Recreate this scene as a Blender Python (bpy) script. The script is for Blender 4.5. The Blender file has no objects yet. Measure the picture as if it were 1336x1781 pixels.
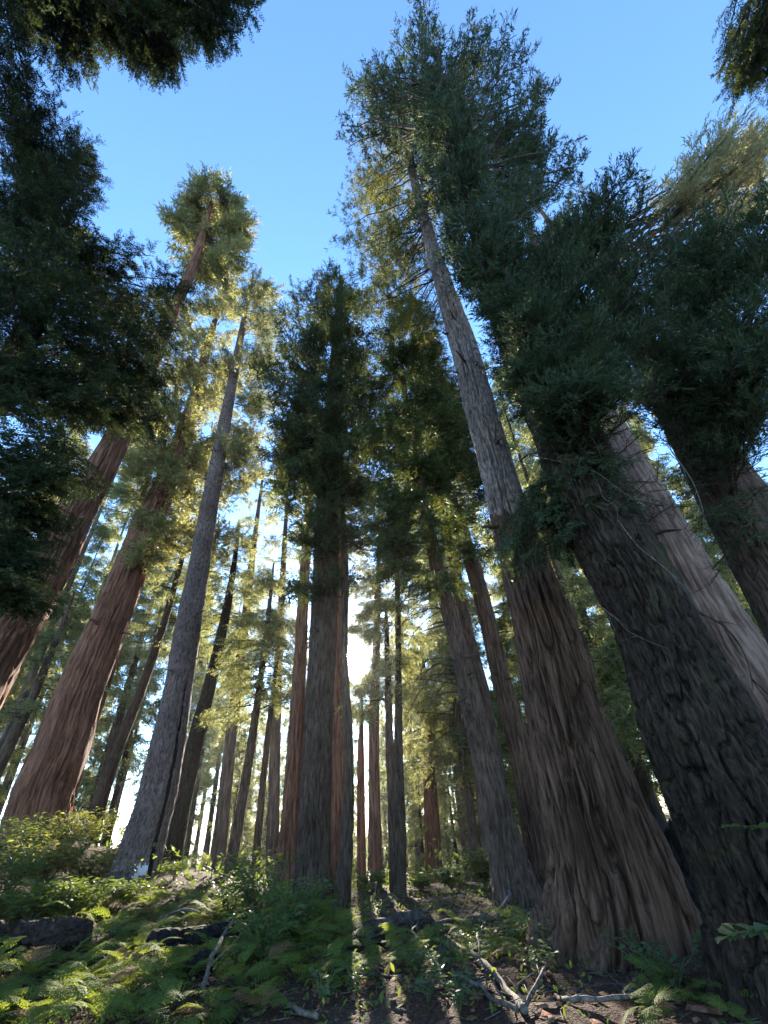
import bpy, math, random
import numpy as np

# ------------------------------------------------------------------ camera, sky, sun, exposure
SC = bpy.context.scene
COL = SC.collection
F_PX, CX, CY, EYE = 740.0, 668.0, 890.5, 1.6          # focal length and centre in photo pixels, eye height
_v = np.array([590 - CX, -(-140 - CY), -F_PX])
CZ = _v / np.linalg.norm(_v)                           # world up seen in camera axes
_f = np.array([0, 0, -1.0])
CYW = _f - _f.dot(CZ) * CZ; CYW /= np.linalg.norm(CYW)
CXW = np.cross(CYW, CZ)
ROT = np.array([CXW, CYW, CZ])                         # camera axes -> world axes
CAM = np.array([0, 0, EYE])

cam_data = bpy.data.cameras.new('camera')
cam = bpy.data.objects.new('camera', cam_data); COL.objects.link(cam)
cam_data.sensor_fit = 'VERTICAL'; cam_data.sensor_height = 36.0
cam_data.lens = F_PX / 1781 * 36.0
cam_data.clip_end = 3000; cam_data.clip_start = 0.05
from mathutils import Matrix, Vector
M4 = Matrix.Identity(4)
for i in range(3):
    for j in range(3): M4[i][j] = ROT[i, j]
M4.translation = Vector(CAM)
cam.matrix_world = M4
SC.camera = cam

def ray(px, py):
    d = ROT @ np.array([px - CX, -(py - CY), -F_PX]); return d / np.linalg.norm(d)
SUN_DIR = ray(617, 1145)
SUN_EL = math.asin(SUN_DIR[2]); SUN_AZ = math.atan2(SUN_DIR[0], SUN_DIR[1])

w = bpy.data.worlds.new('World'); SC.world = w; w.use_nodes = True
nt = w.node_tree; nt.nodes.clear()
out = nt.nodes.new('ShaderNodeOutputWorld'); bg = nt.nodes.new('ShaderNodeBackground')
sky = nt.nodes.new('ShaderNodeTexSky'); sky.sky_type = 'NISHITA'; sky.sun_disc = False
sky.sun_elevation = SUN_EL; sky.sun_rotation = SUN_AZ
sky.air_density = 1.0; sky.dust_density = 0.0; sky.ozone_density = 5.0; sky.altitude = 0
tc = nt.nodes.new('ShaderNodeTexCoord')
dot = nt.nodes.new('ShaderNodeVectorMath'); dot.operation = 'DOT_PRODUCT'
nrm = nt.nodes.new('ShaderNodeVectorMath'); nrm.operation = 'NORMALIZE'
nt.links.new(tc.outputs['Generated'], nrm.inputs[0])
nt.links.new(nrm.outputs[0], dot.inputs[0]); dot.inputs[1].default_value = tuple(SUN_DIR)
def wmath(op, a, b=None):
    n = nt.nodes.new('ShaderNodeMath'); n.operation = op
    for k, q in enumerate((a, b)):
        if q is None: continue
        if isinstance(q, (int, float)): n.inputs[k].default_value = q
        else: nt.links.new(q, n.inputs[k])
    return n.outputs[0]
mr = nt.nodes.new('ShaderNodeMapRange'); mr.interpolation_type = 'SMOOTHSTEP'
mr.inputs['From Min'].default_value = math.cos(math.radians(1.9)); mr.inputs['From Max'].default_value = math.cos(math.radians(1.2))
nt.links.new(dot.outputs['Value'], mr.inputs['Value'])
pos_dot = wmath('MAXIMUM', dot.outputs['Value'], 0.0)
g = wmath('MULTIPLY', mr.outputs[0], 500.0)
g = wmath('ADD', g, wmath('MULTIPLY', wmath('POWER', pos_dot, 900.0), 4.0))   # aureole round the sun
g = wmath('ADD', g, wmath('MULTIPLY', wmath('POWER', pos_dot, 60.0), .6))
em = nt.nodes.new('ShaderNodeMixRGB'); em.blend_type = 'ADD'; em.inputs[0].default_value = 1.0
gl = nt.nodes.new('ShaderNodeMixRGB'); gl.blend_type = 'MULTIPLY'; gl.inputs[0].default_value = 1.0
gl.inputs[2].default_value = (1.0, 0.93, 0.8, 1)
nt.links.new(g, gl.inputs[1]); nt.links.new(sky.outputs[0], em.inputs[1]); nt.links.new(gl.outputs[0], em.inputs[2])
nt.links.new(em.outputs[0], bg.inputs['Color']); bg.inputs['Strength'].default_value = 0.15
nt.links.new(bg.outputs[0], out.inputs['Surface'])

sl = bpy.data.lights.new('sun', 'SUN'); sl.energy = 5.0; sl.angle = math.radians(0.5); sl.color = (1.0, 0.91, 0.76)
so = bpy.data.objects.new('sun', sl); COL.objects.link(so)
so.rotation_euler = Vector(SUN_DIR).to_track_quat('Z', 'Y').to_euler()

SC.view_settings.view_transform = 'Standard'; SC.view_settings.look = 'None'
SC.view_settings.exposure = 2.38; SC.view_settings.gamma = 1.0; SC.view_settings.use_curve_mapping = False
SC.render.engine = 'CYCLES'
SC.cycles.max_bounces = 7; SC.cycles.diffuse_bounces = 4; SC.cycles.transmission_bounces = 4
SC.cycles.use_denoising = True; SC.cycles.denoising_prefilter = 'NONE'

# ------------------------------------------------------------------ helpers
RNG = np.random.default_rng(7)
def P(px, py, D):
    """point at horizontal distance D (or, if D < 0, at height -D) on the sight line through a photo pixel"""
    d = ray(px, py)
    if D < 0: return CAM + d * ((-D - EYE) / d[2])
    return CAM + d * (D / math.hypot(d[0], d[1]))
def depth(p):
    return float(-((ROT.T @ (np.asarray(p) - CAM))[2]))
def proj(p):
    q = (np.atleast_2d(p) - CAM) @ ROT
    return np.stack([CX + F_PX * q[:, 0] / -q[:, 2], CY - F_PX * q[:, 1] / -q[:, 2]], 1)

def _hash(ix, iy, iz, s):
    h = (ix.astype(np.int64) * 374761393 + iy.astype(np.int64) * 668265263 + iz.astype(np.int64) * 2147483647 + s * 974634777) & 0xffffffff
    h = ((h ^ (h >> 13)) * 1274126177) & 0xffffffff
    h = ((h ^ (h >> 15)) * 2246822519) & 0xffffffff
    return ((h ^ (h >> 16)) & 0xffffff) / float(0xffffff)
def vnoise(p, s=0):
    i = np.floor(p).astype(np.int64); f = p - i; f = f * f * (3 - 2 * f)
    r = 0
    for dx in (0, 1):
        wx = f[..., 0] if dx else 1 - f[..., 0]
        for dy in (0, 1):
            wy = f[..., 1] if dy else 1 - f[..., 1]
            for dz in (0, 1):
                wz = f[..., 2] if dz else 1 - f[..., 2]
                r = r + wx * wy * wz * _hash(i[..., 0] + dx, i[..., 1] + dy, i[..., 2] + dz, s)
    return r
def fbm(p, o=3, s=0):
    r, a, t = 0, 1.0, 0.0
    for k in range(o):
        r = r + a * vnoise(p * 2 ** k, s + k * 11); t += a; a *= .5
    return r / t

def mesh_obj(name, v, faces, mat=None, parent=None, smooth=False, origin=None):
    """faces: list of (n,k) integer arrays"""
    v = np.asarray(v, dtype=np.float32)
    if origin is not None: v = v - np.asarray(origin, dtype=np.float32)
    me = bpy.data.meshes.new(name)
    me.vertices.add(len(v)); me.vertices.foreach_set('co', np.ascontiguousarray(v).ravel())
    fl = [np.asarray(f, dtype=np.int32) for f in faces if len(f)]
    tot = np.concatenate([np.full(len(f), f.shape[1], dtype=np.int32) for f in fl])
    idx = np.concatenate([f.ravel() for f in fl])
    st = np.concatenate([[0], np.cumsum(tot)[:-1]]).astype(np.int32)
    me.loops.add(len(idx)); me.loops.foreach_set('vertex_index', idx)
    me.polygons.add(len(tot)); me.polygons.foreach_set('loop_start', st); me.polygons.foreach_set('loop_total', tot)
    if smooth: me.polygons.foreach_set('use_smooth', np.ones(len(tot), dtype=bool))
    me.update(calc_edges=True)
    if mat: me.materials.append(mat)
    o = bpy.data.objects.new(name, me); COL.objects.link(o)
    if parent is not None: o.parent = parent
    elif origin is not None: o.location = tuple(float(q) for q in origin)
    return o
def tag(o, label=None, cat=None, group=None, kind=None):
    for k, q in (('label', label), ('category', cat), ('group', group), ('kind', kind)):
        if q: o[k] = q
    return o
def thing(name, label, cat, loc, group=None, rz=0.0):
    o = bpy.data.objects.new(name, None); COL.objects.link(o); o.location = tuple(float(q) for q in loc); o.rotation_euler[2] = rz
    o.empty_display_size = .2
    return tag(o, label, cat, group)

# ------------------------------------------------------------------ materials
def new_mat(name):
    m = bpy.data.materials.new(name); m.use_nodes = True; n = m.node_tree; n.nodes.clear()
    return m, n, n.nodes.new, n.links.new
def ramp(n, fac, cols):
    r = n.nodes.new('ShaderNodeValToRGB'); e = r.color_ramp.elements
    while len(e) < len(cols): e.new(.5)
    for k, (p, c) in enumerate(cols): e[k].position = p; e[k].color = (*c, 1)
    n.links.new(fac, r.inputs[0]); return r.outputs[0]
def bark_mat(name, dark, light, moss=None, sc=9.0, stretch=.13, bump=.6, dist=.03):
    m, n, N, L = new_mat(name)
    o = N('ShaderNodeOutputMaterial'); b = N('ShaderNodeBsdfPrincipled'); L(b.outputs[0], o.inputs[0])
    b.inputs['Roughness'].default_value = .92; b.inputs['Specular IOR Level'].default_value = .15
    t = N('ShaderNodeTexCoord'); mp = N('ShaderNodeMapping'); mp.inputs['Scale'].default_value = (1, 1, stretch); L(t.outputs['Object'], mp.inputs[0])
    n1 = N('ShaderNodeTexNoise'); n1.inputs['Scale'].default_value = sc; n1.inputs['Detail'].default_value = 6; n1.inputs['Roughness'].default_value = .65; L(mp.outputs[0], n1.inputs['Vector'])
    n2 = N('ShaderNodeTexNoise'); n2.inputs['Scale'].default_value = .9; n2.inputs['Detail'].default_value = 4; L(t.outputs['Object'], n2.inputs['Vector'])
    n3 = N('ShaderNodeTexNoise'); n3.inputs['Scale'].default_value = sc * 3.2; n3.inputs['Detail'].default_value = 5; L(mp.outputs[0], n3.inputs['Vector'])
    mid = tuple((a + c) / 2 for a, c in zip(dark, light))
    c1 = ramp(n, n1.outputs[0], [(.36, dark), (.5, mid), (.64, light)])
    mx = N('ShaderNodeMixRGB'); mx.blend_type = 'MULTIPLY'; mx.inputs[0].default_value = .7
    c2 = ramp(n, n2.outputs[0], [(.3, (.45, .42, .40)), (.7, (1.2, 1.17, 1.14))]); L(c1, mx.inputs[1]); L(c2, mx.inputs[2])
    col = mx.outputs[0]
    if moss:
        n4 = N('ShaderNodeTexNoise'); n4.inputs['Scale'].default_value = 1.7; n4.inputs['Detail'].default_value = 7; L(t.outputs['Object'], n4.inputs['Vector'])
        f = ramp(n, n4.outputs[0], [(.58, (0, 0, 0)), (.72, (.7, .7, .7))])
        m2 = N('ShaderNodeMixRGB'); m2.inputs[2].default_value = (*moss, 1); L(f, m2.inputs[0]); L(col, m2.inputs[1]); col = m2.outputs[0]
    L(col, b.inputs['Base Color'])
    ad = N('ShaderNodeMath'); ad.operation = 'MULTIPLY_ADD'; ad.inputs[1].default_value = .5; L(n3.outputs[0], ad.inputs[0]); L(n1.outputs[0], ad.inputs[2])
    bp = N('ShaderNodeBump'); bp.inputs['Strength'].default_value = bump; bp.inputs['Distance'].default_value = dist; L(ad.outputs[0], bp.inputs['Height']); L(bp.outputs[0], b.inputs['Normal'])
    return m
def leaf_mat(name, col, trans, tfac=.45, var=.35, rough=.55, spec=.2, brown=None, bfrac=.1):
    m, n, N, L = new_mat(name)
    o = N('ShaderNodeOutputMaterial'); d = N('ShaderNodeBsdfPrincipled'); d.inputs['Roughness'].default_value = rough
    d.inputs['Specular IOR Level'].default_value = spec
    tr = N('ShaderNodeBsdfTranslucent'); mx = N('ShaderNodeMixShader'); mx.inputs[0].default_value = tfac
    L(d.outputs[0], mx.inputs[1]); L(tr.outputs[0], mx.inputs[2]); L(mx.outputs[0], o.inputs[0])
    ge = N('ShaderNodeNewGeometry'); oi = N('ShaderNodeObjectInfo'); t = N('ShaderNodeTexCoord')
    nz = N('ShaderNodeTexNoise'); nz.inputs['Scale'].default_value = .8; nz.inputs['Detail'].default_value = 2; L(t.outputs['Object'], nz.inputs['Vector'])
    s = N('ShaderNodeMath'); s.operation = 'ADD'; L(ge.outputs['Random Per Island'], s.inputs[0]); L(oi.outputs['Random'], s.inputs[1])
    s2 = N('ShaderNodeMath'); s2.operation = 'MULTIPLY_ADD'; s2.inputs[1].default_value = .3; L(s.outputs[0], s2.inputs[0])
    s3 = N('ShaderNodeMath'); s3.operation = 'MULTIPLY'; s3.inputs[1].default_value = .4; L(nz.outputs[0], s3.inputs[0]); L(s3.outputs[0], s2.inputs[2])
    k0 = tuple(q * (1 - var) for q in col); k1 = (col[0] * (1 + var * 1.3), col[1] * (1 + var), col[2] * (1 + var * .4))
    stops = [(.15, k0), (.45, col), (.8, k1)]
    base = ramp(n, s2.outputs[0], stops)
    t0 = tuple(q * (1 - var) for q in trans); t1 = (trans[0] * (1 + var * 1.3), trans[1] * (1 + var), trans[2])
    tb = ramp(n, s2.outputs[0], [(.15, t0), (.45, trans), (.8, t1)])
    if brown:
        gt = N('ShaderNodeMath'); gt.operation = 'LESS_THAN'; gt.inputs[1].default_value = bfrac; L(ge.outputs['Random Per Island'], gt.inputs[0])
        a = N('ShaderNodeMixRGB'); a.inputs[2].default_value = (*brown, 1); L(gt.outputs[0], a.inputs[0]); L(base, a.inputs[1]); base = a.outputs[0]
        a2 = N('ShaderNodeMixRGB'); a2.inputs[2].default_value = (*brown, 1); L(gt.outputs[0], a2.inputs[0]); L(tb, a2.inputs[1]); tb = a2.outputs[0]
    L(base, d.inputs['Base Color']); L(tb, tr.inputs['Color'])
    return m

B_RED = bark_mat('sequoia_bark', (.07, .028, .015), (.26, .125, .075), sc=15, stretch=.08, bump=.8)
B_REDGREY = bark_mat('greyed_sequoia_bark', (.030, .0155, .0095), (.180, .100, .063), sc=20, stretch=.07, bump=1.0)
B_PINK = bark_mat('pale_sequoia_bark', (.10, .058, .042), (.30, .195, .15))
B_FIR = bark_mat('fir_bark', (.05, .034, .028), (.20, .150, .130), sc=16, stretch=.35, bump=.8, dist=.02)
B_DARK = bark_mat('dark_bark', (.028, .018, .012), (.120, .080, .054), sc=20, stretch=.14, bump=.9, dist=.035)
B_MOSS = bark_mat('mossy_dark_bark', (.011, .0075, .005), (.068, .046, .031), moss=(.05, .055, .018), sc=24, stretch=.2, bump=.9, dist=.035)
B_BROWN = bark_mat('brown_bark', (.036, .022, .015), (.155, .100, .069), sc=22, stretch=.12, bump=.8)
B_FAR = bark_mat('far_bark', (.07, .045, .034), (.20, .14, .105), sc=8)
B_TWIG = bark_mat('twig_bark', (.028, .021, .016), (.085, .064, .05), sc=20, stretch=1, bump=.3)
B_DEAD = bark_mat('dead_wood', (.055, .042, .033), (.195, .158, .128), sc=18, stretch=1, bump=.5, dist=.01)
B_CHAR = bark_mat('charcoal', (.007, .0055, .005), (.032, .026, .022), sc=14, stretch=.6, bump=.9, dist=.03)
B_CHARGREY = bark_mat('weathered_charcoal', (.012, .008, .006), (.070, .050, .038), sc=16, stretch=.8, bump=1, dist=.04)
B_LOG = bark_mat('rotten_log_bark', (.03, .024, .02), (.12, .095, .075), sc=10, stretch=1, bump=.9)
B_ASH = bark_mat('bare_wood', (.45, .44, .43), (.75, .74, .73), sc=10, stretch=.4, bump=.4)

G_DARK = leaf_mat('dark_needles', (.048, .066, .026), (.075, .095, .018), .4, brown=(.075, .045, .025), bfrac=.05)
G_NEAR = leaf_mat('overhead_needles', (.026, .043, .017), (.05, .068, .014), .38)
G_BLUE = leaf_mat('blue_green_sprays', (.052, .080, .040), (.065, .095, .028), .38, brown=(.09, .05, .028), bfrac=.05)
G_MID = leaf_mat('fir_needles', (.08, .095, .032), (.18, .175, .032), .45, brown=(.11, .07, .035), bfrac=.06)
G_TOP = leaf_mat('sun_painted_sprays', (.17, .165, .09), (.32, .30, .13), .5, brown=(.25, .17, .09), bfrac=.12)  # sunlight on the far right crown is put into this paler leaf colour
G_GOLD = leaf_mat('sun_painted_needles', (.11, .118, .052), (.29, .285, .10), .48, brown=(.16, .10, .04), bfrac=.1)  # golden sun on the left crowns is mixed into the needle colour
G_FAR = leaf_mat('far_needles', (.105, .125, .055), (.30, .31, .11), .5, brown=(.13, .09, .04), bfrac=.08)
G_FERN = leaf_mat('fern_green', (.094, .126, .030), (.20, .24, .028), .45, var=.35, spec=.06, rough=.75)
G_BUSH = leaf_mat('bush_green', (.065, .115, .035), (.17, .22, .03), .45, var=.3)
G_SHRUB = leaf_mat('yellow_green_shrub', (.10, .12, .035), (.24, .24, .04), .5, var=.3)
G_HERB = leaf_mat('herb_green', (.07, .11, .045), (.13, .17, .035), .42, var=.3, spec=.15, rough=.6)
G_STEM = leaf_mat('green_stem', (.09, .10, .05), (.1, .1, .04), .2)

def ground_mat():
    m, n, N, L = new_mat('forest_duff')
    o = N('ShaderNodeOutputMaterial'); b = N('ShaderNodeBsdfPrincipled'); L(b.outputs[0], o.inputs[0]); b.inputs['Roughness'].default_value = .95
    b.inputs['Specular IOR Level'].default_value = .1
    t = N('ShaderNodeTexCoord')
    a = N('ShaderNodeTexNoise'); a.inputs['Scale'].default_value = 22; a.inputs['Detail'].default_value = 8; a.inputs['Roughness'].default_value = .75; L(t.outputs['Object'], a.inputs['Vector'])
    c = N('ShaderNodeTexNoise'); c.inputs['Scale'].default_value = 1.1; c.inputs['Detail'].default_value = 5; L(t.outputs['Object'], c.inputs['Vector'])
    v = N('ShaderNodeTexVoronoi'); v.inputs['Scale'].default_value = 38; L(t.outputs['Object'], v.inputs['Vector'])
    c1 = ramp(n, a.outputs[0], [(.3, (.035, .021, .015)), (.5, (.085, .052, .038)), (.72, (.19, .13, .09))])
    c2 = ramp(n, c.outputs[0], [(.35, (.75, .6, .52)), (.65, (1.15, 1.1, 1.0))])
    mx = N('ShaderNodeMixRGB'); mx.blend_type = 'MULTIPLY'; mx.inputs[0].default_value = 1; L(c1, mx.inputs[1]); L(c2, mx.inputs[2])
    L(mx.outputs[0], b.inputs['Base Color'])
    ad = N('ShaderNodeMath'); ad.operation = 'MULTIPLY_ADD'; ad.inputs[1].default_value = .6; L(v.outputs['Distance'], ad.inputs[0]); L(a.outputs[0], ad.inputs[2])
    bp = N('ShaderNodeBump'); bp.inputs['Strength'].default_value = 1; bp.inputs['Distance'].default_value = .05; L(ad.outputs[0], bp.inputs['Height']); L(bp.outputs[0], b.inputs['Normal'])
    return m
G_GROUND = ground_mat()

# ------------------------------------------------------------------ the ground
_ctrl = [P(*q) for q in ((1085, 1655, 8.4), (1375, 1740, 6.9), (1265, 1650, 8.2), (900, 1572, 12.0), (945, 1560, 12.8), (544, 1568, 14.2),
                         (498, 1540, 18.5), (694, 1558, 14.6), (230, 1528, 20), (60, 1462, 24), (155, 1478, 27), (0, 1640, 11.5), (0, 1781, 8.4),
                         (340, 1630, 12.0), (668, 1781, 6.2), (1336, 1781, 6.2), (1190, 1580, 12.0), (0, 1520, 19), (450, 1540, 17.5), (150, 1560, 17), (780, 1560, 15), (1230, 1560, 13))]
_ctrl += [np.array([x, y, z]) for x, y, z in ((0, 0, 0), (-4, 1, 0.05), (4, 1, 0), (0, 4, 0), (-8, 3, .3), (8, 3, -.1), (13, 10, -.1), (-14, 12, .8), (-22, 20, 2), (16, 16, 0))]
_ctrl = np.array(_ctrl)
def gz(x, y):
    x = np.atleast_1d(np.asarray(x, float)); y = np.atleast_1d(np.asarray(y, float))
    num = np.zeros_like(x); den = np.zeros_like(x)
    for c in _ctrl:
        wt = 1.0 / ((x - c[0]) ** 2 + (y - c[1]) ** 2 + .6) ** 1.6
        num += wt * c[2]; den += wt
    z = num / den
    rho = np.hypot(x, y); az = np.degrees(np.arctan2(x, np.maximum(y, .01)))
    edge = 15.5 + np.clip((-az - 12) / 22, 0, 1) * 12
    z = z - np.clip(rho - edge, 0, 110) * .125 * np.clip((rho - edge) / 4, 0, 1)
    z = np.where(y < -3, z * np.clip(1 + (y + 3) / 10, 0, 1), z)
    nz = np.stack([x, y, np.zeros_like(x)], -1)
    near = np.clip(1.4 - rho / 40, .2, 1)
    z = z + (fbm(nz * .9, 3, 3) - .5) * .22 * near + (fbm(nz * 4.5, 2, 9) - .5) * .07 * near
    return z
def gpt(px, py, lift=0.0):
    """where the sight line through a pixel meets the ground"""
    d = ray(px, py); t = np.linspace(3, 40, 900); p = CAM + t[:, None] * d
    below = p[:, 2] < gz(p[:, 0], p[:, 1])
    k = int(np.argmax(below)) if below.any() else 600
    q = p[k].copy(); q[2] = float(gz(q[0], q[1])[0]) + lift
    return q
def _axis(lo, hi, n, fine):
    u = np.linspace(-1, 1, n); s = np.sinh(u * fine) / np.sinh(fine)
    return np.where(s < 0, -s * lo, s * hi)
gx = _axis(-420, 420, 270, 5.4); gy = _axis(-160, 640, 270, 5.2)
ysh = np.where(gy > 0, gy, gy) + 8
GX, GY = np.meshgrid(gx, ysh)
GZ = gz(GX.ravel(), GY.ravel())
gv = np.stack([GX.ravel(), GY.ravel(), GZ], 1)
ii = np.arange(269)[:, None] * 270 + np.arange(269)[None, :]
gf = np.stack([ii, ii + 1, ii + 271, ii + 270], -1).reshape(-1, 4)
tag(mesh_obj('ground', gv, [gf], G_GROUND, smooth=True), 'brown forest floor of needle duff sloping between the trees', kind='structure')

# ------------------------------------------------------------------ trunks
def catmull(pts, n, key=None):
    pts = np.asarray(pts, float)
    d = np.linalg.norm(np.diff(pts[:, :3] if key is None else key, axis=0), axis=1); t = np.concatenate([[0], np.cumsum(d)])
    u = np.linspace(0, t[-1], n); m = np.gradient(pts, t, axis=0)
    k = np.clip(np.searchsorted(t, u, side='right') - 1, 0, len(t) - 2); h = (t[k + 1] - t[k])[:, None]; s = ((u - t[k]) / h[:, 0])[:, None]
    return ((2 * s**3 - 3 * s**2 + 1) * pts[k] + (s**3 - 2 * s**2 + s) * h * m[k] + (-2 * s**3 + 3 * s**2) * pts[k + 1] + (s**3 - s**2) * h * m[k + 1])
def grid_faces(nr, ns):
    a = np.arange(nr - 1)[:, None] * ns + np.arange(ns)[None, :]; b = np.arange(nr - 1)[:, None] * ns + (np.arange(ns)[None, :] + 1) % ns
    return np.stack([a, b, b + ns, a + ns], -1).reshape(-1, 4)
def trunk_grid(W, R, nr, ns, fw=.12, aspect=9, amp=.03, seed=0, lobes=0, lobe_amp=.0, key=None, grooves=(), wob=.05):
    """W world points bottom to top, R radii; returns rings (nr,ns,3) and the centre line"""
    q = catmull(np.column_stack([W, R]), nr, key); c = q[:, :3]; r = np.maximum(q[:, 3], .01)
    t = np.gradient(c, axis=0); t /= np.linalg.norm(t, axis=1)[:, None]
    fr = -np.array([W[0][0], W[0][1], 0.0]); fr /= np.linalg.norm(fr) + 1e-9
    e1 = fr[None] - (t @ fr)[:, None] * t; e1 /= np.linalg.norm(e1, axis=1)[:, None]; e2 = np.cross(t, e1)
    th = np.linspace(0, 2 * np.pi, ns, endpoint=False); th = th - .55 * np.sin(th)      # finer on the side that faces the path
    hgt = np.concatenate([[0], np.cumsum(np.linalg.norm(np.diff(c, axis=0), axis=1))])
    rr = float(np.median(r)) + .15 * float(r.max())
    cs, sn = np.cos(th)[None, :], np.sin(th)[None, :]
    Hh = hgt[:, None] + 0 * th[None, :]
    tw = .0
    p = np.stack([cs * rr / fw + 0 * Hh, sn * rr / fw + 0 * Hh, Hh / (fw * aspect)], -1)
    wrp = (vnoise(np.stack([cs * rr / fw * .5 + 0 * Hh, sn * rr / fw * .5 + 0 * Hh, Hh / (fw * 3)], -1), seed + 5) - .5)[..., None] * .5
    m = fbm(p + wrp, 2, seed); fis = np.exp(-(np.abs(m - .5) / .042) ** 4)
    m2 = fbm(p * 2.1 + 7, 2, seed + 31); fis2 = np.exp(-(np.abs(m2 - .5) / .07) ** 2)
    big = fbm(np.stack([cs * 1.6 + 0 * Hh, sn * 1.6 + 0 * Hh, Hh / 3.0], -1), 3, seed + 50) - .5
    sc = np.clip(r / rr, .25, 1.3)[:, None]
    rad = r[:, None] * (1 + big * 2 * wob) - amp * sc * (1.45 * fis + .6 * fis2 - .4) + amp * .9 * sc * (m - .5) + amp * .5 * sc * (fbm(p * 4.3 + 3, 2, seed + 41) - .5)
    if lobes:
        fall = np.exp(-np.maximum(hgt - .3, 0) / 1.1)[:, None]
        lb = fbm(np.stack([cs * lobes / 2.4 + 0 * Hh, sn * lobes / 2.4 + 0 * Hh, Hh * .12], -1), 2, seed + 70)
        rad = rad * (1 + lobe_amp * (lb - .5) * 2 * (fall + .12))
    for (a0, wd, dp, h0, h1) in grooves:
        dd = (th - a0 + np.pi) % (2 * np.pi) - np.pi
        wob_a = (vnoise(np.stack([Hh * 1.3, 0 * Hh, 0 * Hh + 3], -1), seed + 91) - .5) * wd * 1.2
        fade = np.clip((Hh - h0) / .3, 0, 1) * np.clip((h1 - Hh) / 1.2, 0, 1)
        rad = rad - dp * np.exp(-((dd[None, :] + wob_a) / (wd * (.45 + .55 * fade))) ** 2) * fade
    V = c[:, None] + rad[..., None] * (cs[..., None] * e1[:, None] + sn[..., None] * e2[:, None])
    return V, c, r, th, hgt
def tube(pts, r0, r1, ns=5, rough=0.0, rng=None, cap=True):
    pts = np.asarray(pts, float); n = len(pts)
    t = np.gradient(pts, axis=0); t /= np.linalg.norm(t, axis=1)[:, None] + 1e-9
    ref = np.array([.31, .22, .92]); e1 = np.cross(t, ref); e1 /= np.linalg.norm(e1, axis=1)[:, None] + 1e-9; e2 = np.cross(t, e1)
    th = np.linspace(0, 2 * np.pi, ns, endpoint=False); r = np.linspace(r0, r1, n)[:, None] * np.ones((1, ns))
    if rough and rng is not None: r = r * (1 + rough * (rng.random((n, ns)) - .5) * 2)
    V = pts[:, None] + r[..., None] * (np.cos(th)[None, :, None] * e1[:, None] + np.sin(th)[None, :, None] * e2[:, None])
    F = [grid_faces(n, ns)]
    if cap: F += [np.array([list(range(ns))[::-1]]), np.array([[(n - 1) * ns + k for k in range(ns)]])]
    return V.reshape(-1, 3), F

# ------------------------------------------------------------------ foliage
def twig_templates(kind, n=4, seed=1, k=14):
    r = np.random.default_rng(seed); res = []
    for _ in range(n):
        tri = []
        def leaf(b, d, L, wd):
            d = d / np.linalg.norm(d); s = np.cross(d, r.normal(size=3)); s /= np.linalg.norm(s)
            tri.append([b - s * wd * .8, b + s * wd * .9 + d * L * .3, b + d * L])
        for q in range(k):
            t = (q + .5) / k; side = 1 if q % 2 else -1
            if kind == 'fir':
                b = np.array([t, 0, -.12 * t * t]); d = np.array([.75, side * (.9 - .3 * t), r.normal() * .22 - .15])
                leaf(b, d, .42 * (1.05 - .55 * t) * r.uniform(.8, 1.2), .065)
            elif kind == 'cord':
                b = np.array([t * .85, r.normal() * .04, r.normal() * .04]); d = np.array([.9, r.normal() * .55, r.normal() * .45 + .25])
                leaf(b, d, r.uniform(.25, .45), .05)
            elif kind == 'clump':
                b = np.array([t * .8, r.normal() * .07, r.normal() * .06]); d = np.array([.75, r.normal() * .6, r.normal() * .5])
                leaf(b, d, r.uniform(.28, .52), .06)
            elif kind == 'tuft':
                b = np.array([.55 + .25 * r.random(), 0, 0]); d = np.array([.55, r.normal() * .7, r.normal() * .7])
                leaf(b, d, r.uniform(.35, .5), .03)
        tri.append([np.array([0, -.012, 0]), np.array([0, .012, 0]), np.array([.9, 0, 0])])
        res.append(np.array(tri).reshape(-1, 3))
    return res
TW = {k: twig_templates(k, 4, s, n) for k, s, n in (('fir', 1, 11), ('cord', 2, 11), ('clump', 3, 11), ('tuft', 4, 12))}
TW.update({k + '_s': twig_templates(k, 3, s, n) for k, s, n in (('fir', 11, 8), ('clump', 13, 9), ('tuft', 14, 9), ('cord', 15, 7))})

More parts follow.
